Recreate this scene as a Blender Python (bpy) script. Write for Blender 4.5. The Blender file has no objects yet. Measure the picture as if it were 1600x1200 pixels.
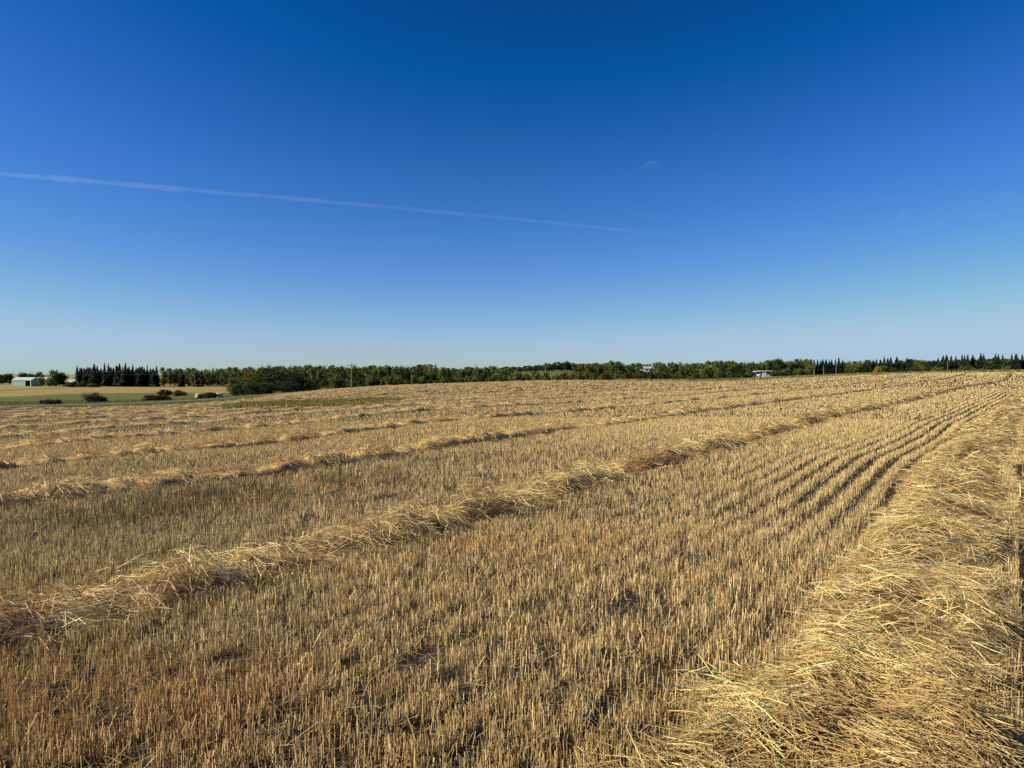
import bpy, bmesh, math, random
import numpy as np
from mathutils import Vector, Matrix

random.seed(7)
RNG = np.random.default_rng(11)
R = math.radians
scene = bpy.context.scene
COL = scene.collection

# ------------------------------------------------------------------ camera
F = 1066.0            # focal length in photo pixels (1600 wide)
HZ = 585.0            # horizon row in the photo
EYE = 1.62
cam_data = bpy.data.cameras.new('camera')
cam_data.sensor_width = 36.0
cam_data.lens = 36.0 * F / 1600.0
cam_data.clip_start = 0.05
cam_data.clip_end = 200000.0
cam = bpy.data.objects.new('camera', cam_data)
cam.location = (0, 0, EYE)
cam.rotation_euler = (R(90.0 - 0.806), 0, 0)
COL.objects.link(cam)
scene.camera = cam

# ------------------------------------------------------------------ sky and sun
SUN_AZ = -102.0        # degrees clockwise from the view direction (negative = left)
SUN_EL = 31.0
world = bpy.data.worlds.new('World')
scene.world = world
world.use_nodes = True
wn = world.node_tree
wn.nodes.clear()
w_out = wn.nodes.new('ShaderNodeOutputWorld')
w_bg = wn.nodes.new('ShaderNodeBackground')
w_sky = wn.nodes.new('ShaderNodeTexSky')
w_hs = wn.nodes.new('ShaderNodeHueSaturation')
w_sky.sky_type = 'NISHITA'
w_sky.sun_disc = False
w_sky.sun_elevation = R(SUN_EL)
w_sky.sun_rotation = R(SUN_AZ)
w_sky.altitude = 700.0
w_sky.air_density = 1.0
w_sky.dust_density = 0.25
w_sky.ozone_density = 3.0
w_hs.inputs['Saturation'].default_value = 1.22
w_bg.inputs['Strength'].default_value = 0.0523
# the phone's deep blue rendering of a clear sky: one colour transform for the whole dome
SKY_S = 0.085
w_sub = wn.nodes.new('ShaderNodeVectorMath'); w_sub.operation = 'SUBTRACT'
w_mul = wn.nodes.new('ShaderNodeVectorMath'); w_mul.operation = 'MULTIPLY'
w_sub.inputs[1].default_value = (.041 / SKY_S, .053 / SKY_S, .110 / SKY_S)
w_mul.inputs[1].default_value = (1.14, 1.27, 2.02)
w_sep = wn.nodes.new('ShaderNodeSeparateXYZ')
w_com = wn.nodes.new('ShaderNodeCombineXYZ')
wn.links.new(w_sky.outputs[0], w_hs.inputs['Color'])
wn.links.new(w_hs.outputs[0], w_sub.inputs[0])
wn.links.new(w_sub.outputs[0], w_mul.inputs[0])
wn.links.new(w_mul.outputs[0], w_sep.inputs[0])
for w_i, (w_cap, w_soft, w_low) in enumerate(((.41, .22, .002), (.57, .28, .036), (.72, .26, .15))):
    w_a = wn.nodes.new('ShaderNodeMath'); w_a.operation = 'SMOOTH_MIN'
    w_a.inputs[1].default_value = w_cap / SKY_S; w_a.inputs[2].default_value = w_soft / SKY_S
    w_b = wn.nodes.new('ShaderNodeMath'); w_b.operation = 'MAXIMUM'; w_b.inputs[1].default_value = w_low / SKY_S
    wn.links.new(w_sep.outputs[w_i], w_a.inputs[0]); wn.links.new(w_a.outputs[0], w_b.inputs[0]); wn.links.new(w_b.outputs[0], w_com.inputs[w_i])
wn.links.new(w_com.outputs[0], w_bg.inputs['Color'])
wn.links.new(w_bg.outputs[0], w_out.inputs['Surface'])

sun_data = bpy.data.lights.new('sun', 'SUN')
sun_data.energy = 5.0
sun_data.angle = R(0.53)
sun_data.color = (1.0, 0.90, 0.72)
sun = bpy.data.objects.new('sun', sun_data)
sv = Vector((math.sin(R(SUN_AZ)) * math.cos(R(SUN_EL)), math.cos(R(SUN_AZ)) * math.cos(R(SUN_EL)), math.sin(R(SUN_EL))))
sun.rotation_euler = sv.to_track_quat('Z', 'Y').to_euler()
sun.location = (-40, 0, 60)
COL.objects.link(sun)

scene.view_settings.view_transform = 'Standard'
scene.view_settings.look = 'None'
scene.view_settings.exposure = 0.7
scene.view_settings.gamma = 1.0
scene.render.engine = 'CYCLES'
scene.cycles.use_denoising = False
scene.cycles.max_bounces = 5
scene.cycles.transparent_max_bounces = 8
scene.cycles.volume_bounces = 2


# ------------------------------------------------------------------ numeric helpers
def vnoise(x, y, seed=0):
    x = np.asarray(x, float); y = np.asarray(y, float)
    xi = np.floor(x).astype(np.int64); yi = np.floor(y).astype(np.int64)
    fx = x - xi; fy = y - yi
    fx = fx * fx * (3 - 2 * fx); fy = fy * fy * (3 - 2 * fy)
    def h(a, b):
        n = (a * 374761393 + b * 668265263 + seed * 1442695041) & 0x7fffffff
        n = ((n ^ (n >> 13)) * 1274126177) & 0x7fffffff
        n = (n ^ (n >> 16)) & 0xffff
        return n / 65535.0
    return (h(xi, yi) * (1 - fx) + h(xi + 1, yi) * fx) * (1 - fy) + (h(xi, yi + 1) * (1 - fx) + h(xi + 1, yi + 1) * fx) * fy


def fnoise(x, y, seed=0, octv=3):
    s = 0; a = 0.5; t = 0
    for o in range(octv):
        s = s + a * vnoise(np.asarray(x) * 2 ** o, np.asarray(y) * 2 ** o, seed + o * 17); t += a; a *= 0.5
    return s / t


def pchip(xk, yk, x):
    xk = np.asarray(xk, float); yk = np.asarray(yk, float)
    h = np.diff(xk); d = np.diff(yk) / h
    m = np.zeros_like(yk)
    m[0] = d[0]; m[-1] = d[-1]
    for i in range(1, len(xk) - 1):
        if d[i - 1] * d[i] > 0:
            w1 = 2 * h[i] + h[i - 1]; w2 = h[i] + 2 * h[i - 1]
            m[i] = (w1 + w2) / (w1 / d[i - 1] + w2 / d[i])
    x = np.clip(np.asarray(x, float), xk[0], xk[-1])
    i = np.clip(np.searchsorted(xk, x) - 1, 0, len(h) - 1)
    t = (x - xk[i]) / h[i]
    return ((2 * t**3 - 3 * t**2 + 1) * yk[i] + (t**3 - 2 * t**2 + t) * h[i] * m[i]
            + (-2 * t**3 + 3 * t**2) * yk[i + 1] + (t**3 - t**2) * h[i] * m[i + 1])


# ------------------------------------------------------------------ terrain
# height profiles (depth in metres, height in metres) along nine bearings, read off the photo's skyline and rows
def zz(py, d):
    return EYE - (py - HZ) / F * d

PROF = {
    0:    [(8, 0.0), (13.3, -.18), (17.5, -.27), (45, zz(642, 45)), (70, zz(637, 70)), (100, zz(630, 100)), (160, zz(619, 160)), (250, zz(610, 250)), (400, zz(602, 400)), (650, -6.0), (1200, -4)],
    200:  [(8, 0.0), (20, -.18), (50, zz(638, 50)), (85, zz(631.5, 85)), (115, zz(626, 115)), (170, zz(616, 170)), (400, zz(604.5, 400)), (650, -6.0), (1200, -4)],
    320:  [(8, 0.0), (20, -.17), (48, zz(636.5, 48)), (64, zz(630.5, 64)), (101, zz(625.5, 101)), (125, zz(623, 125)), (170, zz(617, 170)), (400, zz(605, 400)), (650, -6.0), (1200, -4)],
    400:  [(8, 0.0), (18, -.15), (23.4, -.16), (45, zz(635, 45)), (80, zz(623, 80)), (110, zz(619.5, 110)), (135, zz(618, 135)), (200, -4.4), (400, -5.6), (650, -5), (1200, -3)],
    550:  [(8, 0.0), (20, -.06), (27, 0.0), (47, -.44), (112, zz(606, 112)), (150, -1.8), (250, -4.6), (400, -4.5), (650, -1), (1200, 0)],
    700:  [(8, 0.0), (16, .02), (31, .10), (50, -.16), (112, zz(600, 112)), (160, -1.3), (250, -4.0), (400, -3.0), (650, 3.0), (1200, 4)],
    900:  [(8, 0.0), (20, .05), (50, .03), (112, zz(595, 112)), (160, 0), (250, -2.6), (400, -1.0), (650, 5.5), (1200, 7)],
    1100: [(8, 0.02), (15, .07), (29, .16), (43, .14), (105, zz(597, 105)), (150, .0), (250, -.9), (400, .8), (650, 4.0), (1200, 6)],
    1300: [(8, 0.02), (26, .22), (48, .40), (112, zz(588.5, 112)), (200, 1.3), (350, 1.6), (650, 3.5), (1200, 6)],
    1480: [(8, 0.02), (14, .10), (28, .18), (42, .42), (64, 1.05), (105, zz(583, 105)), (200, 1.9), (400, 2.3), (650, 3.5), (1200, 6)],
    1600: [(8, 0.02), (14, .10), (30, .26), (60, .80), (110, zz(581, 110)), (200, 2.4), (400, 2.6), (650, 3.5), (1200, 6)],
    1900: [(8, 0.02), (14, .10), (30, .30), (60, .85), (120, 2.1), (200, 2.6), (400, 2.8), (650, 3.5), (1200, 6)],
}
_pxs = sorted(PROF)
_phis = np.array([math.atan((p - 800) / F) for p in _pxs])
_lr = np.linspace(math.log(2.0), math.log(1500.0), 160)
_tab = np.zeros((len(_pxs), len(_lr)))
for _i, _p in enumerate(_pxs):
    _c = math.cos(_phis[_i])
    _k = [(math.log(2.0), 0.0), (math.log(5.0), 0.0)] + [(math.log(d / _c), z) for d, z in PROF[_p]]
    _tab[_i] = pchip([a for a, b in _k], [b for a, b in _k], _lr)
_pg = np.linspace(_phis[0], _phis[-1], 240)
_tab2 = np.zeros((240, len(_lr)))
for _j in range(len(_lr)):
    _tab2[:, _j] = pchip(_phis, _tab[:, _j], _pg)
for _it in range(60):                       # smooth across bearings
    _t = _tab2.copy()
    _t[1:-1] = 0.25 * _tab2[:-2] + 0.5 * _tab2[1:-1] + 0.25 * _tab2[2:]
    _tab2 = _t


def terrain(x, y):
    x = np.asarray(x, float); y = np.asarray(y, float)
    r = np.hypot(x, y); phi = np.arctan2(x, y)
    lr = np.clip(np.log(np.maximum(r, 1e-3)), _lr[0], _lr[-1])
    a = (np.clip(phi, _pg[0], _pg[-1]) - _pg[0]) / (_pg[1] - _pg[0])
    b = (lr - _lr[0]) / (_lr[1] - _lr[0])
    i = np.clip(np.floor(a).astype(int), 0, 238); j = np.clip(np.floor(b).astype(int), 0, len(_lr) - 2)
    fa = np.clip(a - i, 0, 1); fb = np.clip(b - j, 0, 1)
    z = (_tab2[i, j] * (1 - fa) + _tab2[i + 1, j] * fa) * (1 - fb) + (_tab2[i, j + 1] * (1 - fa) + _tab2[i + 1, j + 1] * fa) * fb
    back = np.clip((np.abs(phi) - 1.0) / 1.6, 0, 1)
    z = z * (1 - back * back * (3 - 2 * back))
    z = z + 0.05 * (fnoise(x / 2.3, y / 2.3, 5) - .5) * np.clip((60 - r) / 30, 0, 1)
    return z


def tz(x, y):
    return float(terrain(np.array([x]), np.array([y]))[0])


# row frame: U runs along the drill rows and windrows, N across them
U = np.array([0.6, 0.8]); N = np.array([0.8, -0.6])


def wave(s):            # the drill wandered a little
    return 0.05 * np.sin(s / 5.1) + 0.03 * np.sin(s / 2.3 + 1) - .25 * np.exp(-((s - 13.5) / 3.4) ** 2) + np.where(s > 20, 0.0010 * np.minimum(s - 20, 60) ** 2, 0)


def to_ns(x, y):
    n = x * N[0] + y * N[1]; s = x * U[0] + y * U[1]
    return n - wave(s), s


def from_ns(n, s):
    m = n + wave(s)
    return m * N[0] + s * U[0], m * N[1] + s * U[1]


def field_depth(x, y):      # how far the field reaches along this bearing
    px = 800 + F * x / np.maximum(y, 0.1)
    return np.interp(px, [-600, 0, 200, 330, 400, 440, 500, 1000, 1100, 1250, 1600], [32, 45, 51, 64, 82, 106, 128, 126, 112, 116, 126])


def in_field(x, y):
    return (y < 3) | (y < field_depth(x, y))


# ------------------------------------------------------------------ object helpers
def prop(o, label=None, cat=None, group=None, kind=None):
    if label: o['label'] = label
    if cat: o['category'] = cat
    if group: o['group'] = group
    if kind: o['kind'] = kind
    return o


def link(name, me, mat=None, parent=None):
    o = bpy.data.objects.new(name, me)
    COL.objects.link(o)
    if mat is not None and me is not None and not me.materials:
        me.materials.append(mat)
    if parent is not None:
        o.parent = parent
    return o


def empty(name, loc=(0, 0, 0), rz=0.0):
    o = bpy.data.objects.new(name, None)
    o.location = loc; o.rotation_euler = (0, 0, rz)
    o.empty_display_size = 0.3
    COL.objects.link(o)
    return o


def np_mesh(name, verts, faces, cols=None, smooth=False):
    """verts (V,3); faces (F,3) or (F,4)."""
    me = bpy.data.meshes.new(name)
    verts = np.asarray(verts, np.float32); faces = np.asarray(faces, np.int32)
    k = faces.shape[1]; nf = len(faces)
    me.vertices.add(len(verts)); me.vertices.foreach_set('co', verts.ravel())
    me.loops.add(nf * k); me.loops.foreach_set('vertex_index', faces.ravel())
    me.polygons.add(nf)
    me.polygons.foreach_set('loop_start', np.arange(0, nf * k, k, dtype=np.int32))
    me.polygons.foreach_set('loop_total', np.full(nf, k, np.int32))
    if smooth:
        me.polygons.foreach_set('use_smooth', np.ones(nf, bool))
    if cols is not None:
        at = me.color_attributes.new('col', 'FLOAT_COLOR', 'POINT')
        c = np.ones((len(verts), 4), np.float32); c[:, :3] = cols
        at.data.foreach_set('color', c.ravel())
    me.update(calc_edges=True)
    return me


# ------------------------------------------------------------------ materials
def new_mat(name):
    m = bpy.data.materials.new(name); m.use_nodes = True
    nt = m.node_tree; nt.nodes.clear()
    out = nt.nodes.new('ShaderNodeOutputMaterial')
    return m, nt, out


def plain(name, col, rough=0.8, var=0.12, scale=3.0, metal=0.0, bump=0.0):
    m, nt, out = new_mat(name)
    b = nt.nodes.new('ShaderNodeBsdfPrincipled')
    b.inputs['Roughness'].default_value = rough; b.inputs['Metallic'].default_value = metal
    nz = nt.nodes.new('ShaderNodeTexNoise'); nz.inputs['Scale'].default_value = scale; nz.inputs['Detail'].default_value = 5
    tc = nt.nodes.new('ShaderNodeTexCoord')
    nt.links.new(tc.outputs['Object'], nz.inputs['Vector'])
    cr = nt.nodes.new('ShaderNodeValToRGB')
    cr.color_ramp.elements[0].position = .3; cr.color_ramp.elements[1].position = .7
    cr.color_ramp.elements[0].color = tuple(c * (1 - var) for c in col) + (1,)
    cr.color_ramp.elements[1].color = tuple(min(1, c * (1 + var)) for c in col) + (1,)
    nt.links.new(nz.outputs['Fac'], cr.inputs['Fac']); nt.links.new(cr.outputs['Color'], b.inputs['Base Color'])
    if bump:
        bp = nt.nodes.new('ShaderNodeBump'); bp.inputs['Strength'].default_value = bump
        nt.links.new(nz.outputs['Fac'], bp.inputs['Height']); nt.links.new(bp.outputs['Normal'], b.inputs['Normal'])
    nt.links.new(b.outputs[0], out.inputs['Surface'])
    return m


def straw_mat(name, rough=0.55, trans=0.22, spec=0.25):
    m, nt, out = new_mat(name)
    b = nt.nodes.new('ShaderNodeBsdfPrincipled')
    b.inputs['Roughness'].default_value = rough
    b.inputs['Specular IOR Level'].default_value = spec
    at = nt.nodes.new('ShaderNodeAttribute'); at.attribute_name = 'col'
    tr = nt.nodes.new('ShaderNodeBsdfTranslucent')
    mx = nt.nodes.new('ShaderNodeMixShader'); mx.inputs[0].default_value = trans
    nt.links.new(at.outputs['Color'], b.inputs['Base Color']); nt.links.new(at.outputs['Color'], tr.inputs['Color'])
    nt.links.new(b.outputs[0], mx.inputs[1]); nt.links.new(tr.outputs[0], mx.inputs[2])
    nt.links.new(mx.outputs[0], out.inputs['Surface'])
    return m


def leaf_mat(name, col, col2, trans=0.2):
    m, nt, out = new_mat(name)
    b = nt.nodes.new('ShaderNodeBsdfPrincipled'); b.inputs['Roughness'].default_value = 0.6
    b.inputs['Specular IOR Level'].default_value = 0.2
    at = nt.nodes.new('ShaderNodeAttribute'); at.attribute_name = 'col'
    oi = nt.nodes.new('ShaderNodeObjectInfo')
    mixc = nt.nodes.new('ShaderNodeMix'); mixc.data_type = 'RGBA'
    mixc.inputs[6].default_value = col + (1,); mixc.inputs[7].default_value = col2 + (1,)
    nt.links.new(oi.outputs['Random'], mixc.inputs[0])
    mul = nt.nodes.new('ShaderNodeMix'); mul.data_type = 'RGBA'; mul.blend_type = 'MULTIPLY'; mul.inputs[0].default_value = 1.0
    nt.links.new(mixc.outputs[2], mul.inputs[6]); nt.links.new(at.outputs['Color'], mul.inputs[7])
    tr = nt.nodes.new('ShaderNodeBsdfTranslucent')
    mx = nt.nodes.new('ShaderNodeMixShader'); mx.inputs[0].default_value = trans
    nt.links.new(mul.outputs[2], b.inputs['Base Color']); nt.links.new(mul.outputs[2], tr.inputs['Color'])
    nt.links.new(b.outputs[0], mx.inputs[1]); nt.links.new(tr.outputs[0], mx.inputs[2])
    nt.links.new(mx.outputs[0], out.inputs['Surface'])
    return m


def ground_mat():
    m, nt, out = new_mat('field_ground')
    L = nt.links.new
    tc = nt.nodes.new('ShaderNodeTexCoord')
    b = nt.nodes.new('ShaderNodeBsdfPrincipled'); b.inputs['Roughness'].default_value = 0.95
    b.inputs['Specular IOR Level'].default_value = 0.1
    def noise(scale, detail=6, dist=0.0):
        n = nt.nodes.new('ShaderNodeTexNoise'); n.inputs['Scale'].default_value = scale
        n.inputs['Detail'].default_value = detail; n.inputs['Distortion'].default_value = dist
        L(tc.outputs['Object'], n.inputs['Vector']); return n
    def ramp(src, stops):
        r = nt.nodes.new('ShaderNodeValToRGB')
        e = r.color_ramp.elements
        e[0].position = stops[0][0]; e[0].color = stops[0][1] + (1,)
        e[1].position = stops[1][0]; e[1].color = stops[1][1] + (1,)
        for p, c in stops[2:]:
            q = e.new(p); q.color = c + (1,)
        L(src, r.inputs['Fac']); return r
    def mix(fac, a, c):
        x = nt.nodes.new('ShaderNodeMix'); x.data_type = 'RGBA'
        if isinstance(fac, float): x.inputs[0].default_value = fac
        else: L(fac, x.inputs[0])
        L(a, x.inputs[6]); L(c, x.inputs[7]); return x.outputs[2]
    def attr(n):
        a = nt.nodes.new('ShaderNodeAttribute'); a.attribute_name = n; return a.outputs['Fac']
    n_fine = noise(22.0); n_mid = noise(1.3); n_big = noise(0.06, 5, .5)
    soil = ramp(n_fine.outputs['Fac'], [(.3, (.022, .016, .010)), (.60, (.060, .045, .028)), (.80, (.20, .15, .075))])
    gold = ramp(noise(.5, 8).outputs['Fac'], [(.3, (.22, .165, .055)), (.7, (.36, .275, .105))])
    goldb = ramp(n_big.outputs['Fac'], [(.35, (.16, .145, .045)), (.65, (.34, .25, .09))])
    goldc = mix(.5, gold.outputs[0], goldb.outputs[0])
    grn = ramp(n_mid.outputs['Fac'], [(.3, (.060, .070, .014)), (.7, (.13, .130, .032))])
    grnb = ramp(n_big.outputs['Fac'], [(.3, (.065, .085, .016)), (.7, (.17, .155, .045))])
    grass = mix(.5, grn.outputs[0], grnb.outputs[0])
    c = mix(attr('gold'), grass, goldc)
    c = mix(attr('field'), c, soil.outputs[0])
    L(c, b.inputs['Base Color'])
    bp = nt.nodes.new('ShaderNodeBump'); bp.inputs['Strength'].default_value = .8; bp.inputs['Distance'].default_value = .04
    L(n_fine.outputs['Fac'], bp.inputs['Height']); L(bp.outputs['Normal'], b.inputs['Normal'])
    L(b.outputs[0], out.inputs['Surface'])
    return m


M = {}
M['ground'] = ground_mat()
M['stubble'] = straw_mat('stubble_straw', .6, .15)
M['straw'] = straw_mat('cut_straw', .45, .22, .35)
M['grass'] = straw_mat('grass_blades', .6, .3)
M['mound'] = plain('shaded_matted_straw', (.11, .065, .022), .9, .5, 14, bump=.6)  # darkened so the gaps under the loose straw read as shade
M['pale_mound'] = plain('pale_matted_straw', (.42, .28, .105), .9, .55, 5, bump=.7)
M['gravel'] = plain('gravel', (.17, .16, .14), .95, .2, 2.0)
M['bark'] = plain('bark', (.09, .07, .05), .9, .3, 6)
M['pale_bark'] = plain('aspen_bark', (.34, .32, .27), .85, .3, 8)
M['pole_wood'] = plain('weathered_pole', (.17, .145, .115), .85, .2, 5)
M['insulator'] = plain('insulator', (.25, .25, .26), .4, .1, 5)
M['wire'] = plain('wire', (.10, .10, .11), .5, .1, 5)

# ------------------------------------------------------------------ ground sheet
def build_ground():
    view = np.radians(np.arange(-52, 52.01, 0.42))
    rest = np.radians(np.arange(56, 304.1, 4.0))
    ph = np.concatenate([view, rest]); npz = len(ph)
    rr = np.concatenate([[0.0], np.geomspace(0.5, 700, 220), np.geomspace(760, 90000, 40)])
    P, Rr = np.meshgrid(ph, rr)
    x = Rr * np.sin(P); y = Rr * np.cos(P)
    z = terrain(x, y)
    far = np.clip((Rr - 1500) / 6000, 0, 1)
    z = z * (1 - far) + 2.0 * far
    V = np.stack([x, y, z], -1).reshape(-1, 3)
    nr = len(rr)
    i = np.arange(nr - 1)[:, None] * npz; j = np.arange(npz)[None, :]; j2 = (j + 1) % npz
    Fc = np.stack([i + j, i + j2, i + npz + j2, i + npz + j], -1).reshape(-1, 4)
    me = np_mesh('ground', V, Fc[:, ::-1].copy(), smooth=True)
    fx, fy = x.ravel(), y.ravel(); r = np.hypot(fx, fy)
    d = field_depth(fx, fy) - fy
    fld = np.where(fy < 3, (r < 140).astype(float), np.clip(d / 1.5 + .5, 0, 1))
    px = 800 + F * fx / np.maximum(fy, 1)
    e = (fnoise(fx / 22, fy / 22, 91) - .5)
    # golden pasture on the far side of the road, to the left
    gold = np.clip((fy - np.interp(px, [-400, 0, 130, 250, 380, 460], [130, 146, 178, 198, 230, 266]) - 22 * e) / 18, 0, 1) \
        * np.clip((470 - px) / 40, 0, 1) * (fy > 40)
    # grassy balk that crosses the pasture in front of the shed
    mid = np.interp(px, [-400, 0, 60, 110, 150], [180, 248, 290, 345, 420])
    gold = gold * (1 - np.exp(-((fy - mid) / 9) ** 2) * np.clip((150 - px) / 60, 0, 1))
    for nm, a in (('field', fld), ('gold', gold)):
        at = me.attributes.new(nm, 'FLOAT', 'POINT'); at.data.foreach_set('value', a.astype(np.float32))
    o = link('ground', me, M['ground'])
    prop(o, 'rolling farmland ground under the stubble, grass strips and far pastures', 'ground', kind='structure')

build_ground()

# ------------------------------------------------------------------ roads
def road(name, pts, width, label):
    pts = np.array(pts, float)
    t = np.linspace(0, 1, len(pts)); tt = np.linspace(0, 1, 90)
    x = pchip(t, pts[:, 0], tt); y = pchip(t, pts[:, 1], tt)
    dx = np.gradient(x); dy = np.gradient(y); l = np.hypot(dx, dy); nx, ny = -dy / l, dx / l
    rows = []
    for q, dz in ((-.5, -.12), (-.42, .06), (0, .14), (.42, .06), (.5, -.12)):
        X = x + nx * q * width; Y = y + ny * q * width
        rows.append(np.stack([X, Y, terrain(X, Y) + dz], -1))
    V = np.stack(rows, 1).reshape(-1, 3)
    k = 5; i = np.arange(89)[:, None] * k; j = np.arange(k - 1)[None, :]
    Fc = np.stack([i + j, i + j + 1, i + k + j + 1, i + k + j], -1).reshape(-1, 4)
    o = link(name, np_mesh(name, V, Fc, smooth=True), M['gravel'])
    prop(o, label, 'road', kind='structure')

def at(px, d):
    return ((px - 800) / F * d, d)

road('gravel_road', [at(-700, 56), at(-200, 63), at(0, 72), at(100, 79), at(200, 86), at(300, 98), at(400, 113), at(440, 121), at(470, 135), at(480, 160)], 2.6,
     'narrow grey gravel road running along the left edge of the stubble field')
road('gravel_lane', [at(1140, 330), at(1200, 300), at(1240, 262), at(1280, 262), at(1320, 290), at(1400, 330), at(1460, 360)], 5.0,
     'pale gravel lane passing below the power poles by the white bungalow')

# ------------------------------------------------------------------ strand builders (vectorised)
STRAW = np.array([(.74, .58, .27), (.66, .49, .19), (.84, .70, .38), (.52, .36, .14), (.36, .22, .09), (.50, .43, .19), (.72, .54, .21)]) * np.array([1.02, .98, .90])


def stubble_colours(x, y, n, mute=None):
    big = fnoise(x / 3.2, y / 3.2, 31, 3); med = fnoise(x / 0.9, y / 0.9, 47, 2); vast = fnoise(x / 16, y / 16, 77, 3)
    k = RNG.random(n)
    base = np.empty((n, 3))
    pal = np.array([(.68, .52, .25), (.55, .39, .17), (.80, .66, .37), (.42, .26, .115), (.34, .28, .14), (.54, .45, .22)])
    idx = np.digitize(k, [.30, .54, .72, .84, .92])
    base[:] = pal[idx]
    red = np.clip((big - .50) * 5, 0, 1) * np.clip((med - .35) * 3, 0, 1) * np.clip(1 - x / 5, .35, 1.0)
    gry = np.clip((.44 - big) * 5, 0, 1)
    grn = np.clip((vast - .58) * 7, 0, 1)
    base = base * (1 - .55 * red[:, None]) + np.array([.56, .32, .13]) * .55 * red[:, None]
    base = base * (1 - .35 * gry[:, None]) + np.array([.46, .40, .22]) * .35 * gry[:, None]
    base = base * (1 - .28 * grn[:, None]) + np.array([.34, .33, .08]) * .28 * grn[:, None]
    base *= (0.52 + .72 * RNG.random(n))[:, None] * np.array([1.0, .975, .93])  # stems darkened in the colour for a backlit look up close
    if mute is not None:      # far tufts average many stems and lose the darkening painted on near ones
        big_tone = np.array([.63, .465, .20]) * (.80 + .34 * vast)[:, None]
        base = base * (1 - mute[:, None]) + big_tone * mute[:, None]
    return base


def blades(x, y, z, h, w, lean, leandir, yaw, cols, sides):
    """Upright tapering stems: sides=3 gives prisms, sides=2 gives single flat blades."""
    n = len(x)
    tipx = x + np.cos(leandir) * lean * h; tipy = y + np.sin(leandir) * lean * h
    tipz = z + h * np.sqrt(np.maximum(0.05, 1 - np.minimum(lean, .97) ** 2))
    vs = []
    if sides == 3:
        for k in range(3):
            a = yaw + k * 2.0944
            vs.append(np.stack([x + np.cos(a) * w * .5, y + np.sin(a) * w * .5, z - .02 + 0 * h], -1))
        for k in range(3):
            a = yaw + k * 2.0944
            vs.append(np.stack([tipx + np.cos(a) * w * .45, tipy + np.sin(a) * w * .45, tipz + 0 * h], -1))
        V = np.stack(vs, 1).reshape(-1, 3); b = np.arange(n)[:, None] * 6
        q = np.array([[0, 1, 4, 3], [1, 2, 5, 4], [2, 0, 3, 5]])
        Fc = (b[:, :, None] + q[None]).reshape(-1, 4)
        C = np.repeat(cols, 6, 0)
    else:
        cx = np.cos(yaw) * w * .5; cy = np.sin(yaw) * w * .5
        V = np.stack([np.stack([x - cx, y - cy, z - .02], -1), np.stack([x + cx, y + cy, z - .02], -1),
                      np.stack([tipx + cx * .8, tipy + cy * .8, tipz], -1), np.stack([tipx - cx * .8, tipy - cy * .8, tipz], -1)], 1).reshape(-1, 3)
        b = np.arange(n)[:, None] * 4
        Fc = b + np.array([[0, 1, 2, 3]])
        C = np.repeat(cols, 4, 0)
    return V, Fc, C


def join(parts):
    off = 0; V = []; Fc = []; C = []
    for v, f, c in parts:
        V.append(v); Fc.append(f + off); C.append(c); off += len(v)
    return np.concatenate(V), np.concatenate(Fc), np.concatenate(C)


# ------------------------------------------------------------------ windrows
SP = 4.95
NW = 19
WN = np.array([-0.64] + [-5.05 - SP * k for k in range(NW - 1)])
WHW = np.array([0.50, 0.31] + [0.28] * (NW - 2))
WH = np.array([0.13, 0.20] + [0.17, .16, .15] + [0.15] * (NW - 5))


def w_centre(k, s):
    return WN[k] + (.10 if k == 0 else .30) * (fnoise(s / 2.6, k * 7.7 + 0 * s, 201 + k, 2) - .5)


def w_half(k, s):
    return WHW[k] * ((.60 + .84 * fnoise(s / .55, 3.3 * k + 0 * s, 301 + k, 2)) if k < 2 else (.72 + .6 * fnoise(s / .9, 3.3 * k + 0 * s, 301 + k, 2))) + (.04 * np.clip((4.5 - s) / 2.5, 0, 1) if k == 0 else 0)


def w_height(k, s, q):
    """Height of windrow k's surface above the soil at q metres from its centre line."""
    hw = w_half(k, s)
    lump = fnoise(s / (.42, .24)[k] if k < 2 else s / .30, q / ((.38, .20)[k] if k < 2 else .26) + 40 * k, 401 + k, 3)
    amp = np.clip(.10 + 2.0 * (fnoise(s / (.42 if k == 1 else .75), 5.0 * k + 0 * s, 501 + k, 2) - .16), .10, 1.7)
    if k == 1:
        amp = np.minimum(amp, 1.25) * .9
    if k == 0:
        amp = .55 + .55 * amp
    elif k > 1:
        amp = .68 + .36 * amp
    prof = np.clip(1 - (q / hw) ** 2, 0, 1) ** .6
    return WH[k] * prof * amp * ((.15 + 1.7 * lump) if k < 2 else (.40 + 1.2 * lump))


def w_range(k):
    s = np.arange(-30, 175, .25)
    x, y = from_ns(w_centre(k, s), s)
    r = np.hypot(x, y); ph = np.degrees(np.arctan2(x, y))
    ok = (((np.abs(ph) < 44) & in_field(x, y)) | (r < 6)) & (y > -3)
    s = s[ok]
    return (s.min(), s.max()) if len(s) else None


def in_windrow(n, s):
    best = np.full(n.shape, 9.0)
    for k in range(NW):
        m = np.abs(n - WN[k]) < 1.4
        if m.any():
            q = np.abs(n[m] - w_centre(k, s[m])) / w_half(k, s[m])
            best[m] = np.minimum(best[m], q)
    return best


ORD = ['', 'second', 'third', 'fourth', 'fifth', 'sixth', 'seventh', 'eighth', 'ninth', 'tenth', 'eleventh', 'twelfth',
       'thirteenth', 'fourteenth', 'fifteenth', 'sixteenth', 'seventeenth', 'eighteenth', 'nineteenth', 'twentieth']


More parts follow.
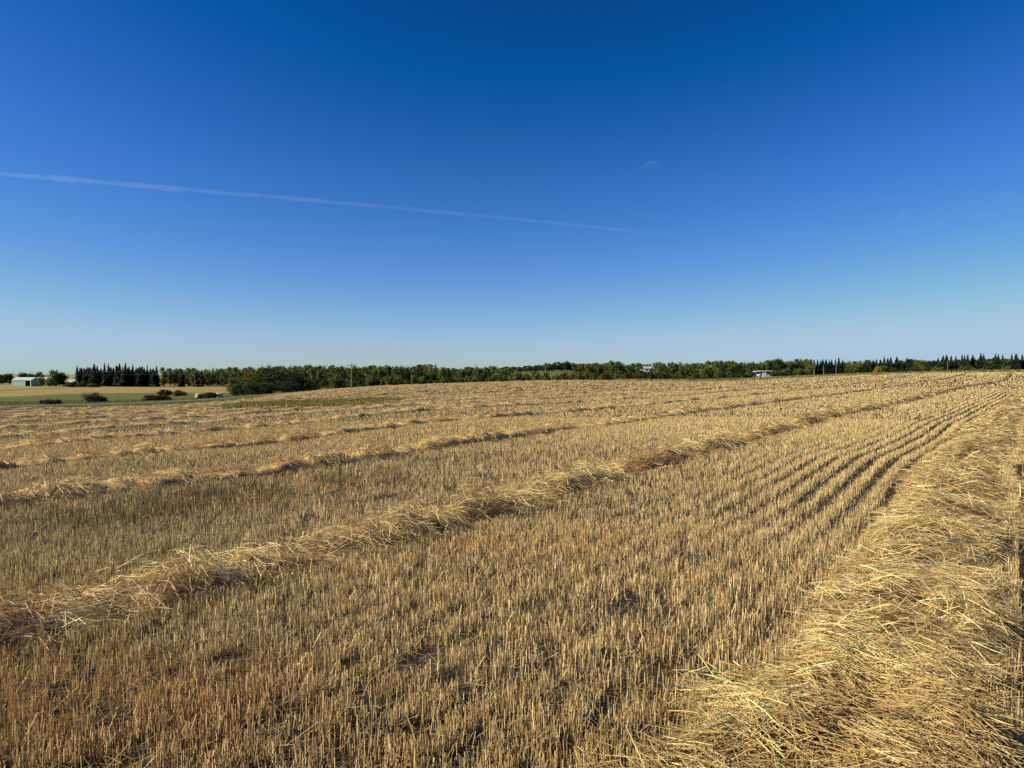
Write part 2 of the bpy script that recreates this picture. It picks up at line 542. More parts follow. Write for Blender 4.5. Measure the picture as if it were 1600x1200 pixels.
def strands(k, cnt_s, cnt_q, L, w, ang, cols, seg, tube, lift, arch):
    n = len(cnt_s)
    t = np.linspace(-.5, .5, seg + 1)
    ca, sa = np.cos(ang), np.sin(ang)                # ang is measured from the windrow's own axis
    bend = np.where(RNG.random(n) < .18, RNG.normal(0, .55, n), RNG.normal(0, .05, n))
    S = cnt_s[:, None] + (t[None] * ca[:, None] - (t[None] ** 2) * (bend * sa)[:, None]) * L[:, None]
    Q = cnt_q[:, None] + (t[None] * sa[:, None] + (t[None] ** 2) * (bend * ca)[:, None]) * L[:, None]
    h = w_height(k, S, Q)
    hc = w_height(k, cnt_s, cnt_q)
    pitch = RNG.normal(0, .22, n)
    hh = np.maximum((.45 * h + .55 * hc[:, None]) + lift[:, None] + arch[:, None] * (.25 - t[None] ** 2) + pitch[:, None] * t[None] * L[:, None], .015)
    x, y = from_ns(w_centre(k, S) + Q, S)
    z = terrain(x, y) + hh
    P = np.stack([x, y, z], -1)                      # n, seg+1, 3
    T = np.gradient(P, axis=1); T /= np.linalg.norm(T, axis=-1, keepdims=True) + 1e-9
    up = np.array([0, 0, 1.0])
    A = np.cross(T, up); A /= np.linalg.norm(A, axis=-1, keepdims=True) + 1e-9
    B = np.cross(A, T)
    taper = (1 - .30 * np.abs(t * 2) ** 3)[None, :, None]
    W = (w[:, None, None] * .5) * taper
    if tube:
        ring = [P + A * W * math.cos(a) + B * W * math.sin(a) for a in (math.pi / 2, math.pi * 7 / 6, math.pi * 11 / 6)]
        V = np.stack(ring, 2).reshape(-1, 3); m = 3
        q = []
        for i in range(seg):
            for c in range(3):
                d = (c + 1) % 3
                q.append([i * 3 + c, i * 3 + d, i * 3 + 3 + d, i * 3 + 3 + c])
    else:
        roll = RNG.uniform(-.9, .9, n)[:, None, None]
        D = A * np.cos(roll) + B * np.sin(roll)
        V = np.stack([P - D * W, P + D * W], 2).reshape(-1, 3); m = 2
        q = [[i * 2, i * 2 + 1, i * 2 + 3, i * 2 + 2] for i in range(seg)]
    q = np.array(q); b = (np.arange(n) * (seg + 1) * m)[:, None, None]
    Fc = (b + q[None]).reshape(-1, 4)
    return V, Fc, np.repeat(cols, (seg + 1) * m, 0)


def build_windrow(k):
    rg = w_range(k)
    if rg is None: return
    s0, s1 = rg
    # --- mound
    ss = [s0]
    while ss[-1] < s1:
        x, y = from_ns(WN[k], ss[-1]); ss.append(ss[-1] + max(.07, .006 * math.hypot(x, y)))
    ss = np.array(ss); qq = np.linspace(-1.0, 1.0, 13)
    Sg, Qn = np.meshgrid(ss, qq, indexing='ij')
    Q = Qn * WHW[k] * 1.25
    h = w_height(k, Sg, Q)
    x, y = from_ns(w_centre(k, Sg) + Q, Sg)
    z = terrain(x, y) + h * (.52 if k == 0 else .68 if k == 1 else .95) - .012
    V = np.stack([x, y, z], -1).reshape(-1, 3)
    i = np.arange(len(ss) - 1)[:, None] * 13; j = np.arange(12)[None]
    Fc = np.stack([i + j, i + 13 + j, i + 14 + j, i + j + 1], -1).reshape(-1, 4)
    root = empty('straw_windrow', (0, 0, 0))
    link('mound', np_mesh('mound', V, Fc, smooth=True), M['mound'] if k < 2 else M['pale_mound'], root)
    # --- loose straw
    step = .5
    parts = []
    base = np.arange(s0, s1, step)
    bx, by = from_ns(WN[k] + 0 * base, base); r = np.maximum(np.hypot(bx, by), 2.2)
    dens0 = 4000 if k == 0 else 3500
    dens = dens0 * np.minimum(1, 3.6 / r) * np.minimum(1, 16 / r) * (1 if k < 2 else .65)
    for lo, hi, seg, tube in ((0, 3.9, 3, True), (3.9, 14, 3, False), (14, 500, 2, False)):
        m = (r >= lo) & (r < hi)
        if not m.any(): continue
        cnt = RNG.poisson(dens[m] * step * WHW[k] * 2.1)
        s = np.repeat(base[m], cnt) + RNG.random(cnt.sum()) * step
        n = len(s)
        if n == 0: continue
        rr = np.repeat(r[m], cnt)
        hw = w_half(k, s)
        q = (RNG.random(n) * 2 - 1); q = np.sign(q) * np.abs(q) ** .8 * hw * (1.12 if k == 0 else 1.02)
        if k == 0: q = np.where((q > .50) & (s < 8), RNG.uniform(.1, .52, n), q * np.where((s > 8) & (q > 0), 1.45, 1))
        else: q = q + .04
        # straw lies in armfuls that share a direction, a tone and a height
        nb = max(1, n // 12); bi = RNG.integers(0, nb, n); pick = RNG.integers(0, n, nb)
        bs, bq = s[pick], q[pick]
        tied = RNG.random(n) < .80
        s = np.where(tied, bs[bi] + RNG.normal(0, .055, n), s); q = np.where(tied, bq[bi] + RNG.normal(0, .055, n), q)
        rr = np.where(tied, rr[pick][bi], rr)
        L = (.05 + .20 * RNG.random(n) ** 1.3) * np.where(RNG.random(n) < .08, 1.7, 1)
        w = np.maximum(.0038, np.minimum(rr, 22) * .00060 + np.maximum(rr - 22, 0) * .0003) * RNG.uniform(.5, 1.45, n)
        blay = np.radians(82) + 1.9 * (fnoise(bs / .38, bq / .34 + 13 * k, 611 + k, 2) - .5) * (1.3 if k == 0 else 1.7) + RNG.normal(0, .55, nb)
        ang = blay[bi] + RNG.normal(0, .20, n)
        wild = RNG.random(n) < .25
        ang = np.where(wild, RNG.uniform(0, math.pi, n), ang)
        idx = np.digitize(RNG.random(n), [.30, .5, .68, .80, .88, .92])
        c = STRAW[idx] * (.72 + .5 * RNG.random(n))[:, None] * (RNG.uniform(.50, 1.25, nb)[bi] * np.clip(.62 + .9 * (fnoise(s / .22, q / .2 + 3 * k, 811 + k, 2) - .1), .45, 1.15))[:, None] * (1.13 if k < 2 else 1.15)
        ton = fnoise(s / .7, q / .6 + 9 * k, 711 + k, 2)
        brown = np.clip((ton - (.60 if k == 0 else .52)) * 5.5, 0, .28 if k == 0 else .7 if k == 1 else .8)[:, None]
        c = c * (1 - brown) + np.array([.40, .20, .07]) * brown * (.55 + .5 * RNG.random(n))[:, None]
        c = np.minimum(c, .9)
        lift = RNG.exponential(.016, n) * (1 + 1.2 * wild) + (RNG.exponential(.030, nb) * (1.0 if k == 0 else 1.1 if k == 1 else .6))[bi] * tied
        arch = RNG.uniform(-.05, .12, n) * L
        parts.append(strands(k, s, q, L, w, ang, c, seg, tube, lift, arch))
    V, Fc, C = join(parts)
    st = link('loose_straw', np_mesh('loose_straw', V, Fc, C), M['straw'], root)
    st['kind'] = 'stuff'
    if k == 0:
        lab = 'broad golden straw windrow filling the lower right corner of the field'
    elif k == 1:
        lab = 'lumpy straw windrow running from the lower left, second from the broad corner one'
    else:
        lab = 'low straw windrow, %s counted from the broad one in the corner' % ORD[k]
    prop(root, lab, 'windrow', 'parallel straw windrows across the stubble field')


for k in range(NW):
    build_windrow(k)

# ------------------------------------------------------------------ stubble
def row_snap(x, y):
    n, s = to_ns(x, y)
    sp = .29
    row = np.round(n / sp)
    clear = np.clip((s - 5.5) / 5, 0, 1) * np.clip((n + 4.2) / 2.0, 0, 1)
    jit = RNG.normal(0, 1, len(n)) * (.080 - .044 * clear)
    return row * sp + jit, s, row, clear


def build_stubble():
    parts = []
    for lo, hi, dens, sides in ((0.8, 3.5, 4400, 3), (3.5, 7.5, 4400, 2), (7.5, 24, 2100, 2), (24, 60, 540, 2), (60, 132, 140, 2)):
        half = np.radians(47)
        # density falls as 1/r beyond 7.5 m while the stems stand for ever larger tufts
        if hi <= 7.5:
            n = int(dens * half * (hi**2 - lo**2)); r = np.sqrt(RNG.uniform(lo**2, hi**2, n))
        else:
            n = int(dens * 7.5 * 2 * half * (hi - lo)); r = RNG.uniform(lo, hi, n)
        ph = RNG.uniform(-half, half, n)
        x, y = r * np.sin(ph), r * np.cos(ph)
        nn, s, row, clear = row_snap(x, y)
        x, y = from_ns(nn, s)
        iw = in_windrow(nn, s)
        keep = (iw > 1.0) | (RNG.random(n) < .10)
        keep &= in_field(x, y)
        # bare furrows and thin spots
        fur = (np.abs(nn - .02) < .055) & (s < 9)
        thin = fnoise(s / .7, row * 1.7, 910, 2)
        keep &= ~fur
        keep &= RNG.random(n) < np.clip((thin - .12) * 4.6, .28, 1)
        tuft = vnoise(x / .075, y / .075, 933) * .6 + vnoise(x / .2, y / .2, 934) * .4
        keep &= (RNG.random(n) < np.clip((tuft - .28) * 3.6, .10, 1)) | (r > 16) | (RNG.random(n) < .8 * clear)
        # the rows drilled nearest the broad windrow stand clear of each other
        x, y, nn, s, iw = x[keep], y[keep], nn[keep], s[keep], iw[keep]
        n = len(x); rr = np.hypot(x, y)
        z = terrain(x, y)
        hn = .5 * fnoise(x / 1.1, y / 1.1, 921, 2) + .5 * vnoise(x / .13, y / .13, 922)
        h = (.038 + .070 * RNG.random(n)) * (.60 + .75 * hn) * np.where(iw < 1, .6, 1)
        w = .0036 * np.maximum(1, rr / 8.5) ** .95 * RNG.uniform(.7, 1.4, n) * np.where(rr > 60, 1.9, 1)
        lean = np.abs(RNG.normal(0, .15, n)); broke = RNG.random(n) < .14
        lean = np.where(broke, RNG.uniform(.4, .95, n), lean); h = np.where(broke, h * 1.3, h)
        h = h * (1 - np.clip((rr - 8) / 30, 0, .3)) + .10 * np.clip((rr - 8) / 30, 0, .3)
        parts.append(((x, y, z, h, w, lean, RNG.uniform(0, 6.283, n), RNG.uniform(0, 6.283, n), stubble_colours(x, y, n, np.clip((rr - 6) / 20, 0, .72))), sides))
    V, Fc, C = join([blades(*a, sides=sd) for a, sd in parts])
    o = link('stubble', np_mesh('stubble', V, Fc, C), M['stubble'])
    prop(o, 'short golden brown grain stubble standing in drill rows over the field', 'stubble', kind='stuff')


build_stubble()


def build_litter():
    """Chopped leaves and straw lying flat between the stems."""
    n = 30000
    half = np.radians(46)
    r = 1.2 + 15 * RNG.random(n) ** 1.1
    ph = RNG.uniform(-half, half, n)
    x, y = r * np.sin(ph), r * np.cos(ph)
    nn, s = to_ns(x, y)
    k = in_windrow(nn, s) > .9
    x, y, r = x[k], y[k], r[k]; n = len(x)
    L = RNG.uniform(.03, .16, n); a = RNG.uniform(0, 6.283, n); w = np.maximum(.003, r * .0005) * RNG.uniform(.6, 1.5, n)
    z = terrain(x, y) + RNG.uniform(.004, .06, n); p = RNG.normal(0, .35, n)
    dx, dy, dz = np.cos(a) * L * .5, np.sin(a) * L * .5, np.sin(p) * L * .5
    wx, wy = -np.sin(a) * w * .5, np.cos(a) * w * .5
    V = np.stack([np.stack([x - dx - wx, y - dy - wy, z - dz], -1), np.stack([x - dx + wx, y - dy + wy, z - dz], -1),
                  np.stack([x + dx + wx, y + dy + wy, z + dz], -1), np.stack([x + dx - wx, y + dy - wy, z + dz], -1)], 1).reshape(-1, 3)
    V[:, 2] = np.maximum(V[:, 2], np.repeat(terrain(x, y), 4) + .004)
    Fc = np.arange(n)[:, None] * 4 + np.arange(4)[None]
    c = stubble_colours(x, y, n) * .7
    o = link('chaff', np_mesh('chaff', V, Fc, np.repeat(c, 4, 0)), M['stubble'])
    prop(o, 'chopped chaff and broken stalks lying between the stubble stems', 'chaff', kind='stuff')


build_litter()

# ------------------------------------------------------------------ grass
def build_grass(name, x, y, h, w, cols, label):
    n = len(x)
    V, Fc, C = blades(x, y, terrain(x, y), h, w, np.abs(RNG.normal(0, .22, n)), RNG.uniform(0, 6.283, n), RNG.uniform(0, 6.283, n), cols, 2)
    o = link(name, np_mesh(name, V, Fc, C), M['grass'])
    prop(o, label, 'grass', kind='stuff')


def gcol(n, a, b):
    t = RNG.random((n, 1))
    return (np.array(a) * (1 - t) + np.array(b) * t) * (.7 + .6 * RNG.random((n, 1)))


# green swale inside the field
n = 32000
px = RNG.normal(0, 1, int(n * 1.06)); px = px[np.abs(px) < 2.3]; n = len(px); px = 488 + px * 62
dep = 46 + (px - 490) * .02 + RNG.normal(0, 1, n) * 2.6 * (1 - .5 * np.abs(px - 490) / 130)
x, y = (px - 800) / F * dep, dep
build_grass('green_weeds', x, y, RNG.uniform(.07, .30, n) * (.5 + fnoise(x / 1.5, y / 1.5, 88, 2)), RNG.uniform(.02, .04, n), gcol(n, (.13, .13, .025), (.28, .23, .06)),
            'yellow green weeds growing in the damp swale of the stubble field')
# dark weedy streak between the second and third windrow
n = 3000
ws = 4.6 + RNG.normal(0, 1.7, n); wq = -8.25 + RNG.normal(0, .42, n)
x, y = from_ns(wq, ws)
k = fnoise(x / .5, y / .5, 444, 2) > .47
x, y = x[k], y[k]; n = len(x)
build_grass('dark_weeds', x, y, RNG.uniform(.06, .19, n), RNG.uniform(.005, .010, n), gcol(n, (.09, .075, .028), (.26, .19, .075)),
            'dark olive weeds streaking the stubble between the second and third windrow')
# verge both sides of the gravel road
n = 42000
px = RNG.uniform(-150, 470, n); fd = field_depth((px - 800) / F * 50, np.full(n, 50.0))
rd = np.interp(px, [-200, 0, 100, 200, 300, 400, 440, 470], [63, 72, 79, 86, 98, 113, 121, 135])
dep = fd - 1 + RNG.random(n) ** 1.2 * (rd + 34 - fd)
x, y = (px - 800) / F * dep, dep
k = np.abs(dep - rd) > 4.0
x, y = x[k], y[k]; n = len(x); near = (dep < rd)[k]
hh = (.08 + .30 * fnoise(x / 6, y / 6, 333, 2) * RNG.random(n)) * np.where(near, .35, 1)
build_grass('verge_grass', x, y, hh, RNG.uniform(.04, .09, n), gcol(n, (.09, .11, .02), (.24, .21, .06)),
            'green verge grass along both sides of the gravel road')
# rough grass between the field and the woods
n = 26000
px = RNG.uniform(960, 1620, n); fd = field_depth((px - 800) / F * 50, np.full(n, 50.0))
dep = fd - .5 + RNG.random(n) ** 1.4 * 46
x, y = (px - 800) / F * dep, dep
build_grass('headland_grass', x, y, RNG.uniform(.2, .5, n), RNG.uniform(.05, .12, n), gcol(n, (.10, .12, .03), (.30, .25, .09)),
            'rough green and straw coloured grass along the far headland of the field')

# ------------------------------------------------------------------ trees
def quads(P, size, seed_rng, flat=0.0, stretch=1.0):
    """Leaf clumps: one bent quad at each point, random orientation."""
    n = len(P)
    a = seed_rng.normal(size=(n, 3)); a /= np.linalg.norm(a, axis=1, keepdims=True)
    b = seed_rng.normal(size=(n, 3)); b -= (a * b).sum(1, keepdims=True) * a; b /= np.linalg.norm(b, axis=1, keepdims=True)
    c = np.cross(a, b)
    s = (size * seed_rng.uniform(.55, 1.3, n))[:, None]
    V = np.stack([P - a * s, P - b * s * .62 + c * s * .25, P + a * s, P + b * s * .62 + c * s * .25], 1).reshape(-1, 3)
    Fc = np.arange(n)[:, None] * 4 + np.arange(4)[None]
    t = seed_rng.uniform(.6, 1.45, (n, 1)); hue = seed_rng.normal(0, .08, (n, 1))
    C = np.repeat(np.clip(t * np.concatenate([1 + hue, np.ones((n, 1)), 1 - hue], 1), .1, 2), 4, 0)
    return V, Fc, C


def trunk_mesh(name, segs):
    """segs: list of (p0, r0, p1, r1) tapered limbs, joined into one mesh."""
    V = []; Fc = []
    for p0, r0, p1, r1 in segs:
        p0 = np.array(p0, float); p1 = np.array(p1, float)
        d = p1 - p0; d /= np.linalg.norm(d)
        a = np.cross(d, [0.3, 0.9, 0.1]); a /= np.linalg.norm(a); b = np.cross(d, a)
        o = len(V)
        for p, r in ((p0, r0), (p1, r1)):
            for k in range(6):
                t = k * math.pi / 3
                V.append(p + (a * math.cos(t) + b * math.sin(t)) * r)
        for k in range(6):
            Fc.append([o + k, o + (k + 1) % 6, o + 6 + (k + 1) % 6, o + 6 + k])
    return np_mesh(name, np.array(V), np.array(Fc), smooth=True)


def make_aspen(seed):
    g = np.random.default_rng(seed)
    pts = []; limbs = [((0, 0, -.02), .012, (.01, 0, .55), .007), ((.01, 0, .55), .007, (0, .005, .93), .003)]
    wid = g.uniform(.15, .21)
    for k in range(24):
        z = g.uniform(.10, .93); rad = wid * math.sqrt(max(.03, 1 - ((z - .48) / .50) ** 2)) * g.uniform(.35, 1.0)
        a = g.uniform(0, 6.283); c = np.array([math.cos(a) * rad, math.sin(a) * rad, z])
        limbs.append(((0, 0, max(.2, z - .14)), .005, tuple(c), .0015))
        m = 34
        pts.append(c + g.normal(size=(m, 3)) * np.array([.055, .055, .05]))
    pts.append(np.stack([g.normal(0, .025, 26), g.normal(0, .025, 26), g.uniform(.84, 1.0, 26)], 1))
    P = np.concatenate(pts); P = P[P[:, 2] < 1.02]
    V, Fc, C = quads(P, .042, g)
    return trunk_mesh('aspen_trunk', limbs), np_mesh('aspen_crown', V, Fc, C)


def make_round(seed, leaves=46, clumps=30, size=.048):
    """Broad leafy tree, crown nearly to the ground."""
    g = np.random.default_rng(seed)
    pts = []; limbs = [((0, 0, -.02), .028, (.02, .01, .4), .018)]
    for k in range(clumps):
        u = g.normal(size=3); u /= np.linalg.norm(u)
        c = np.array([0, 0, .50]) + u * np.array([.38, .38, .42]) * g.uniform(.55, 1.0)
        c[2] = max(c[2], .08)
        limbs.append(((.02, .01, g.uniform(.15, .4)), .010, tuple(c), .003))
        pts.append(c + g.normal(size=(leaves, 3)) * np.array([.085, .085, .07]))
    P = np.concatenate(pts); P = P[P[:, 2] > .02]
    V, Fc, C = quads(P, size, g)
    return trunk_mesh('tree_trunk', limbs), np_mesh('tree_crown', V, Fc, C)


def make_shrub(seed, leaves=64, clumps=34, size=.055):
    """Wide multi-stemmed bush, leafy right to the ground (unit height, half width about 0.5)."""
    g = np.random.default_rng(seed)
    pts = []; limbs = []
    for k in range(6):
        a = k * 1.05 + g.uniform(0, .5)
        limbs.append(((.05 * math.cos(a), .05 * math.sin(a), -.03), .018, (.3 * math.cos(a), .3 * math.sin(a), .6), .005))
    for k in range(clumps):
        a = g.uniform(0, 6.283); rad = .42 * math.sqrt(g.random()); top = .92 * math.sqrt(max(.05, 1 - (rad / .5) ** 2)) * g.uniform(.75, 1.05)
        z = g.uniform(.12, 1) ** .6 * top
        pts.append(np.array([math.cos(a) * rad, math.sin(a) * rad, z]) + g.normal(size=(leaves, 3)) * np.array([.075, .075, .07]))
    P = np.concatenate(pts); P[:, 2] = np.abs(P[:, 2])
    V, Fc, C = quads(P, size, g)
    return trunk_mesh('shrub_stems', limbs), np_mesh('shrub_crown', V, Fc, C)


def make_spruce(seed):
    g = np.random.default_rng(seed)
    V = []; Fc = []; C = []
    wid = g.uniform(.17, .24)
    z = .04
    while z < .985:
        rad = wid * (1 - z) ** .8 * g.uniform(.75, 1.12) + .006
        nb = 13 if z < .7 else 8
        for k in range(nb):
            a = g.uniform(0, 6.283); ln = rad * g.uniform(.7, 1.2); hw = max(.010, ln * .30)
            ca, sa = math.cos(a), math.sin(a); dz = -ln * g.uniform(.15, .55); up = .018 + .03 * (1 - z)
            o = len(V)
            V += [(0, 0, z + up), (ca * ln * .6 - sa * hw, sa * ln * .6 + ca * hw, z + dz * .5), (ca * ln, sa * ln, z + dz),
                  (ca * ln * .6 + sa * hw, sa * ln * .6 - ca * hw, z + dz * .5), (ca * ln * .65, sa * ln * .65, z + dz - up * 1.4), (0, 0, z - up)]
            Fc += [(o, o + 1, o + 2, o + 3), (o, o + 2, o + 4, o + 5)]
            t = g.uniform(.6, 1.4); C += [(t * .95, t, t * .9)] * 6
        z += .022 + .030 * (1 - z)
    o = len(V)
    V += [(-.006, 0, .95), (.006, 0, .95), (.0015, 0, 1.0), (-.0015, 0, 1.0)]; Fc += [(o, o + 1, o + 2, o + 3)]; C += [(1, 1, 1)] * 4
    tr = trunk_mesh('spruce_trunk', [((0, 0, -.02), .016, (0, 0, .9), .004)])
    return tr, np_mesh('spruce_crown', np.array(V), np.array(Fc), np.array(C))


LIB = {
    'aspen': [make_aspen(100 + i) for i in range(7)],
    'round': [make_round(200 + i) for i in range(5)],
    'willow': [make_round(260 + i, 90, 34, .028) for i in range(3)],
    'shrub': [make_shrub(300 + i) for i in range(5)],
    'spruce': [make_spruce(400 + i) for i in range(6)],
}
LEAF = {
    'green': leaf_mat('leaf_green', (.070, .100, .018), (.098, .120, .024)),
    'olive': leaf_mat('leaf_olive', (.095, .118, .020), (.130, .142, .026)),
    'yellow': leaf_mat('leaf_yellow', (.24, .19, .02), (.30, .24, .03)),
    'gold': leaf_mat('leaf_gold', (.125, .110, .018), (.155, .125, .024)),
    'orange': leaf_mat('leaf_orange', (.17, .075, .014), (.20, .10, .018)),
    'rust': leaf_mat('leaf_rust', (.075, .040, .016), (.095, .050, .018)),
    'dark': leaf_mat('leaf_dark', (.028, .042, .010), (.042, .056, .015)),
    'spruce': leaf_mat('needle', (.011, .020, .010), (.018, .030, .014), .05),
    'bluish': leaf_mat('needle_light', (.022, .036, .020), (.030, .044, .024), .05),
}


def plant(kind, name, px, d, top_py, hw_px, col, label, group=None, cat='tree', yoff=None):
    """Stand a tree of real size at bearing px and depth d, tall enough to reach the photo row top_py."""
    x, y = at(px, d)
    g = tz(x, y)
    H = EYE + (HZ - top_py) / F * d - g
    H = max(H, .8)
    tr, cr = random.choice(LIB[kind])
    natural = {'aspen': .18, 'round': .46, 'willow': .46, 'shrub': .5, 'spruce': .19}[kind]
    wx = (hw_px / F * d) / natural if hw_px else H
    root = empty(name, (x, y, g - .05), random.uniform(0, 6.283))
    root.rotation_euler[0] = random.gauss(0, .022); root.rotation_euler[1] = random.gauss(0, .022)
    root.scale = (wx, wx, H)
    t = link('trunk', tr, None, root); c = link('crown', cr, None, root)
    bark = M['pale_bark'] if kind == 'aspen' else M['bark']
    for o, m in ((t, bark), (c, LEAF[col])):
        if not o.data.materials: o.data.materials.append(m)
        o.material_slots[0].link = 'OBJECT'; o.material_slots[0].material = m
    prop(root, label, cat, group)
    return root


def nth(i):
    return (['first'] + ORD[1:] + ['twenty-first', 'twenty-second', 'twenty-third', 'twenty-fourth', 'twenty-fifth', 'twenty-sixth', 'twenty-seventh', 'twenty-eighth', 'twenty-ninth', 'thirtieth', 'thirty-first', 'thirty-second'])[i]


# --- dark spruce row beside the shed
SP_L = [(121, 570), (127, 573.5), (131, 579), (136.5, 572), (141, 575), (146, 567.5), (152, 570.5), (157, 574), (163.5, 565.5), (168.5, 566.5), (172, 573), (177, 573.5), (182.5, 570),
        (187.5, 566.5), (192, 572), (196, 566), (202, 571.5), (207.5, 568.5), (213, 573), (217.5, 571.5), (221.5, 571.5), (226, 574), (230, 569), (235.5, 576), (240.5, 575), (245.5, 570.5)]
for i, (px, top) in enumerate(SP_L):
    plant('spruce', 'spruce_tree', px, 402 + 9 * random.random(), top, random.uniform(4.6, 9.6), 'spruce',
          'dark spruce, %s from the shed in the dense black row' % nth(i), 'dark spruce row beside the green shed')
# a second file of spruces closes the row
for i in range(26):
    plant('spruce', 'spruce_tree', 126 + i * 4.7, 418, random.uniform(570, 579), 8.5, 'spruce',
          'shorter dark spruce closing the gaps behind the black spruce row', 'second file of the dark spruce row')

# --- farmyard trees around the shed
YARD = [('round', 4, 430, 583, 9, 'dark', 'dark leafy tree at the very edge, far beyond the shed'),
        ('round', 15, 436, 581.5, 8, 'dark', 'dark leafy tree standing just before the lit end of the green shed'),
        ('round', 38, 440, 580, 9, 'dark', 'dark round crown rising behind the green shed roof'),
        ('round', 48, 445, 583, 8, 'dark', 'low dark crown behind the shed ridge'),
        ('round', 60, 446, 580.5, 10, 'dark', 'dark crown behind the white farm building'),
        ('round', 65, 368, 586.5, 7, 'olive', 'yellowish bushy tree against the green gable of the shed'),
        ('round', 86, 372, 577, 11, 'green', 'tall leafy tree between the shed and the spruces'),
        ('round', 98, 374, 580, 10, 'dark', 'darker leafy tree, partner of the tall one beside the shed'),
        ('round', 77, 364, 589, 7, 'olive', 'short olive tree under the tall yard tree')]
for kd, px, d, top, hw, col, lab in YARD:
    plant(kd, 'yard_tree', px, d, top, hw, col, lab, 'farmyard trees around the green shed')
for i, (px, top) in enumerate([(108, 597), (116, 595), (124, 597), (133, 596), (142, 598), (149, 599)]):
    plant('shrub', 'yard_shrub', px, 368, top, 7, 'dark' if i % 2 else 'olive', 'low shrub at the foot of the spruce row, %s from the shed' % nth(i), 'shrubs at the foot of the spruces', 'shrub')

# --- bushes in the grass beyond the gravel road
BUSH = [('shrub', 71, 84, 621.5, 9, 'rust', 'low reddish bush by the gravel road, nearest the picture edge'),
        ('shrub', 86, 85, 622, 10, 'dark', 'low dark bush touching the reddish one by the gravel road'),
        ('willow', 143, 96, 611, 15, 'dark', 'lone round dark bush beside the gravel road'),
        ('shrub', 158, 98, 616.5, 8, 'rust', 'small reddish bush leaning on the lone round bush'),
        ('shrub', 237, 104, 614.5, 12, 'rust', 'brownish bush beside the road, paired with a darker one'),
        ('shrub', 254, 105, 615, 13, 'dark', 'dark spreading bush of the pair beside the road'),
        ('shrub', 258, 150, 606.5, 11, 'rust', 'small russet bush behind the bush pair, on the pasture edge'),
        ('shrub', 281, 150, 607.5, 11, 'olive', 'small green bush on the pasture edge before the bales'),
        ('shrub', 325, 120, 611, 16, 'dark', 'low dark oval bush between the two pale bales')]
for kd, px, d, top, hw, col, lab in BUSH:
    plant(kd, 'roadside_bush', px, d, top, hw, col, lab, 'bushes beyond the gravel road', 'bush')

# --- big willow thicket at the road bend
THICK = [(366, 146, 590, 13, 'green'), (381, 150, 586, 16, 'olive'), (404, 150, 576, 22, 'green'), (424, 152, 571.5, 26, 'dark'), (444, 156, 574, 22, 'green'),
         (462, 160, 579, 18, 'dark'), (478, 160, 586, 15, 'green'), (490, 166, 591, 12, 'dark'), (392, 143, 596, 14, 'dark'), (418, 144, 594, 18, 'dark'), (448, 148, 594, 18, 'dark'), (372, 150, 598, 13, 'dark')]
for i, (px, d, top, hw, col) in enumerate(THICK):
    plant('willow', 'willow_tree', px, d, top, hw, col, 'big bushy willow in the thicket by the road bend, %s in it by height' % nth(sorted(THICK, key=lambda t: t[2]).index(THICK[i])), 'willow thicket at the road bend')
plant('round', 'yellowing_tree', 388, 200, 581, 7, 'orange', 'orange-tinged young tree showing behind the willow thicket', None)

# --- woods: tops of the skyline read off the photo
SKY_PX = [250, 260, 280, 300, 320, 340, 360, 380, 400, 420, 440, 460, 480, 500, 520, 540, 560, 580, 600, 620, 640, 660, 680, 700, 720, 740, 760, 780, 800, 820, 840, 850, 870, 885, 900, 920, 940, 955, 970, 980, 1000, 1020, 1040, 1060, 1080, 1100, 1120, 1140, 1160, 1180, 1190, 1200, 1215, 1230, 1245, 1260, 1280, 1300, 1320, 1340, 1360, 1400, 1440, 1460, 1500, 1600]
SKY_TOP = [574, 574, 575, 575, 577, 576, 574, 574, 573, 572, 571, 572, 570, 571, 571, 572, 573, 571, 569, 571, 571, 569, 570, 575, 574, 572, 572, 573, 571, 571, 570, 568, 566, 564, 567, 567, 568, 565, 566, 568, 567, 567, 566, 566, 565, 565, 564, 564, 565, 566, 565, 561, 560, 562, 561, 561, 563, 563, 564, 563, 562, 563, 561, 563, 560, 559]


def skytop(px):
    return float(np.interp(px, SKY_PX, SKY_TOP))


SECT = [(252, 362, 420, 6.5, ['olive', 'olive', 'green'], 'between the black spruce row and the willow thicket', 'aspens past the spruce row'),
        (362, 505, 330, 8.0, ['green', 'olive', 'olive'], 'above the willow thicket', 'aspens above the willow thicket'),
        (505, 700, 300, 8.0, ['green', 'olive', 'dark', 'olive'], 'beyond the tall power pole on the crest', 'aspens beyond the power pole'),
        (700, 800, 330, 7.5, ['green', 'green', 'olive'], 'left of the green hillside meadow', 'aspens before the meadow'),
        (780, 960, 596, 5.0, ['green', 'dark', 'dark'], 'on the ridge above the green meadow', 'trees on the meadow ridge'),
        (900, 1000, 330, 8.0, ['olive', 'olive', 'gold', 'green'], 'left of the half hidden farmhouse', 'aspens left of the farmhouse'),
        (1024, 1186, 310, 7.0, ['green', 'green', 'olive', 'dark'], 'between the farmhouse and the white bungalow', 'aspens between the two houses'),
        (1186, 1272, 345, 7.5, ['green', 'dark', 'olive'], 'behind the white bungalow', 'trees behind the bungalow'),
        (1318, 1366, 345, 7.5, ['green', 'olive'], 'between the lane poles and the yellow bush', 'trees before the yellow bush'),
        (1400, 1610, 350, 8.5, ['green', 'dark', 'bluish'], 'among the spruces on the far headland', 'leafy trees among the headland spruces')]
CN = {'green': 'green', 'olive': 'olive green', 'dark': 'dark green', 'gold': 'yellowing', 'bluish': 'greyish green', 'orange': 'orange'}
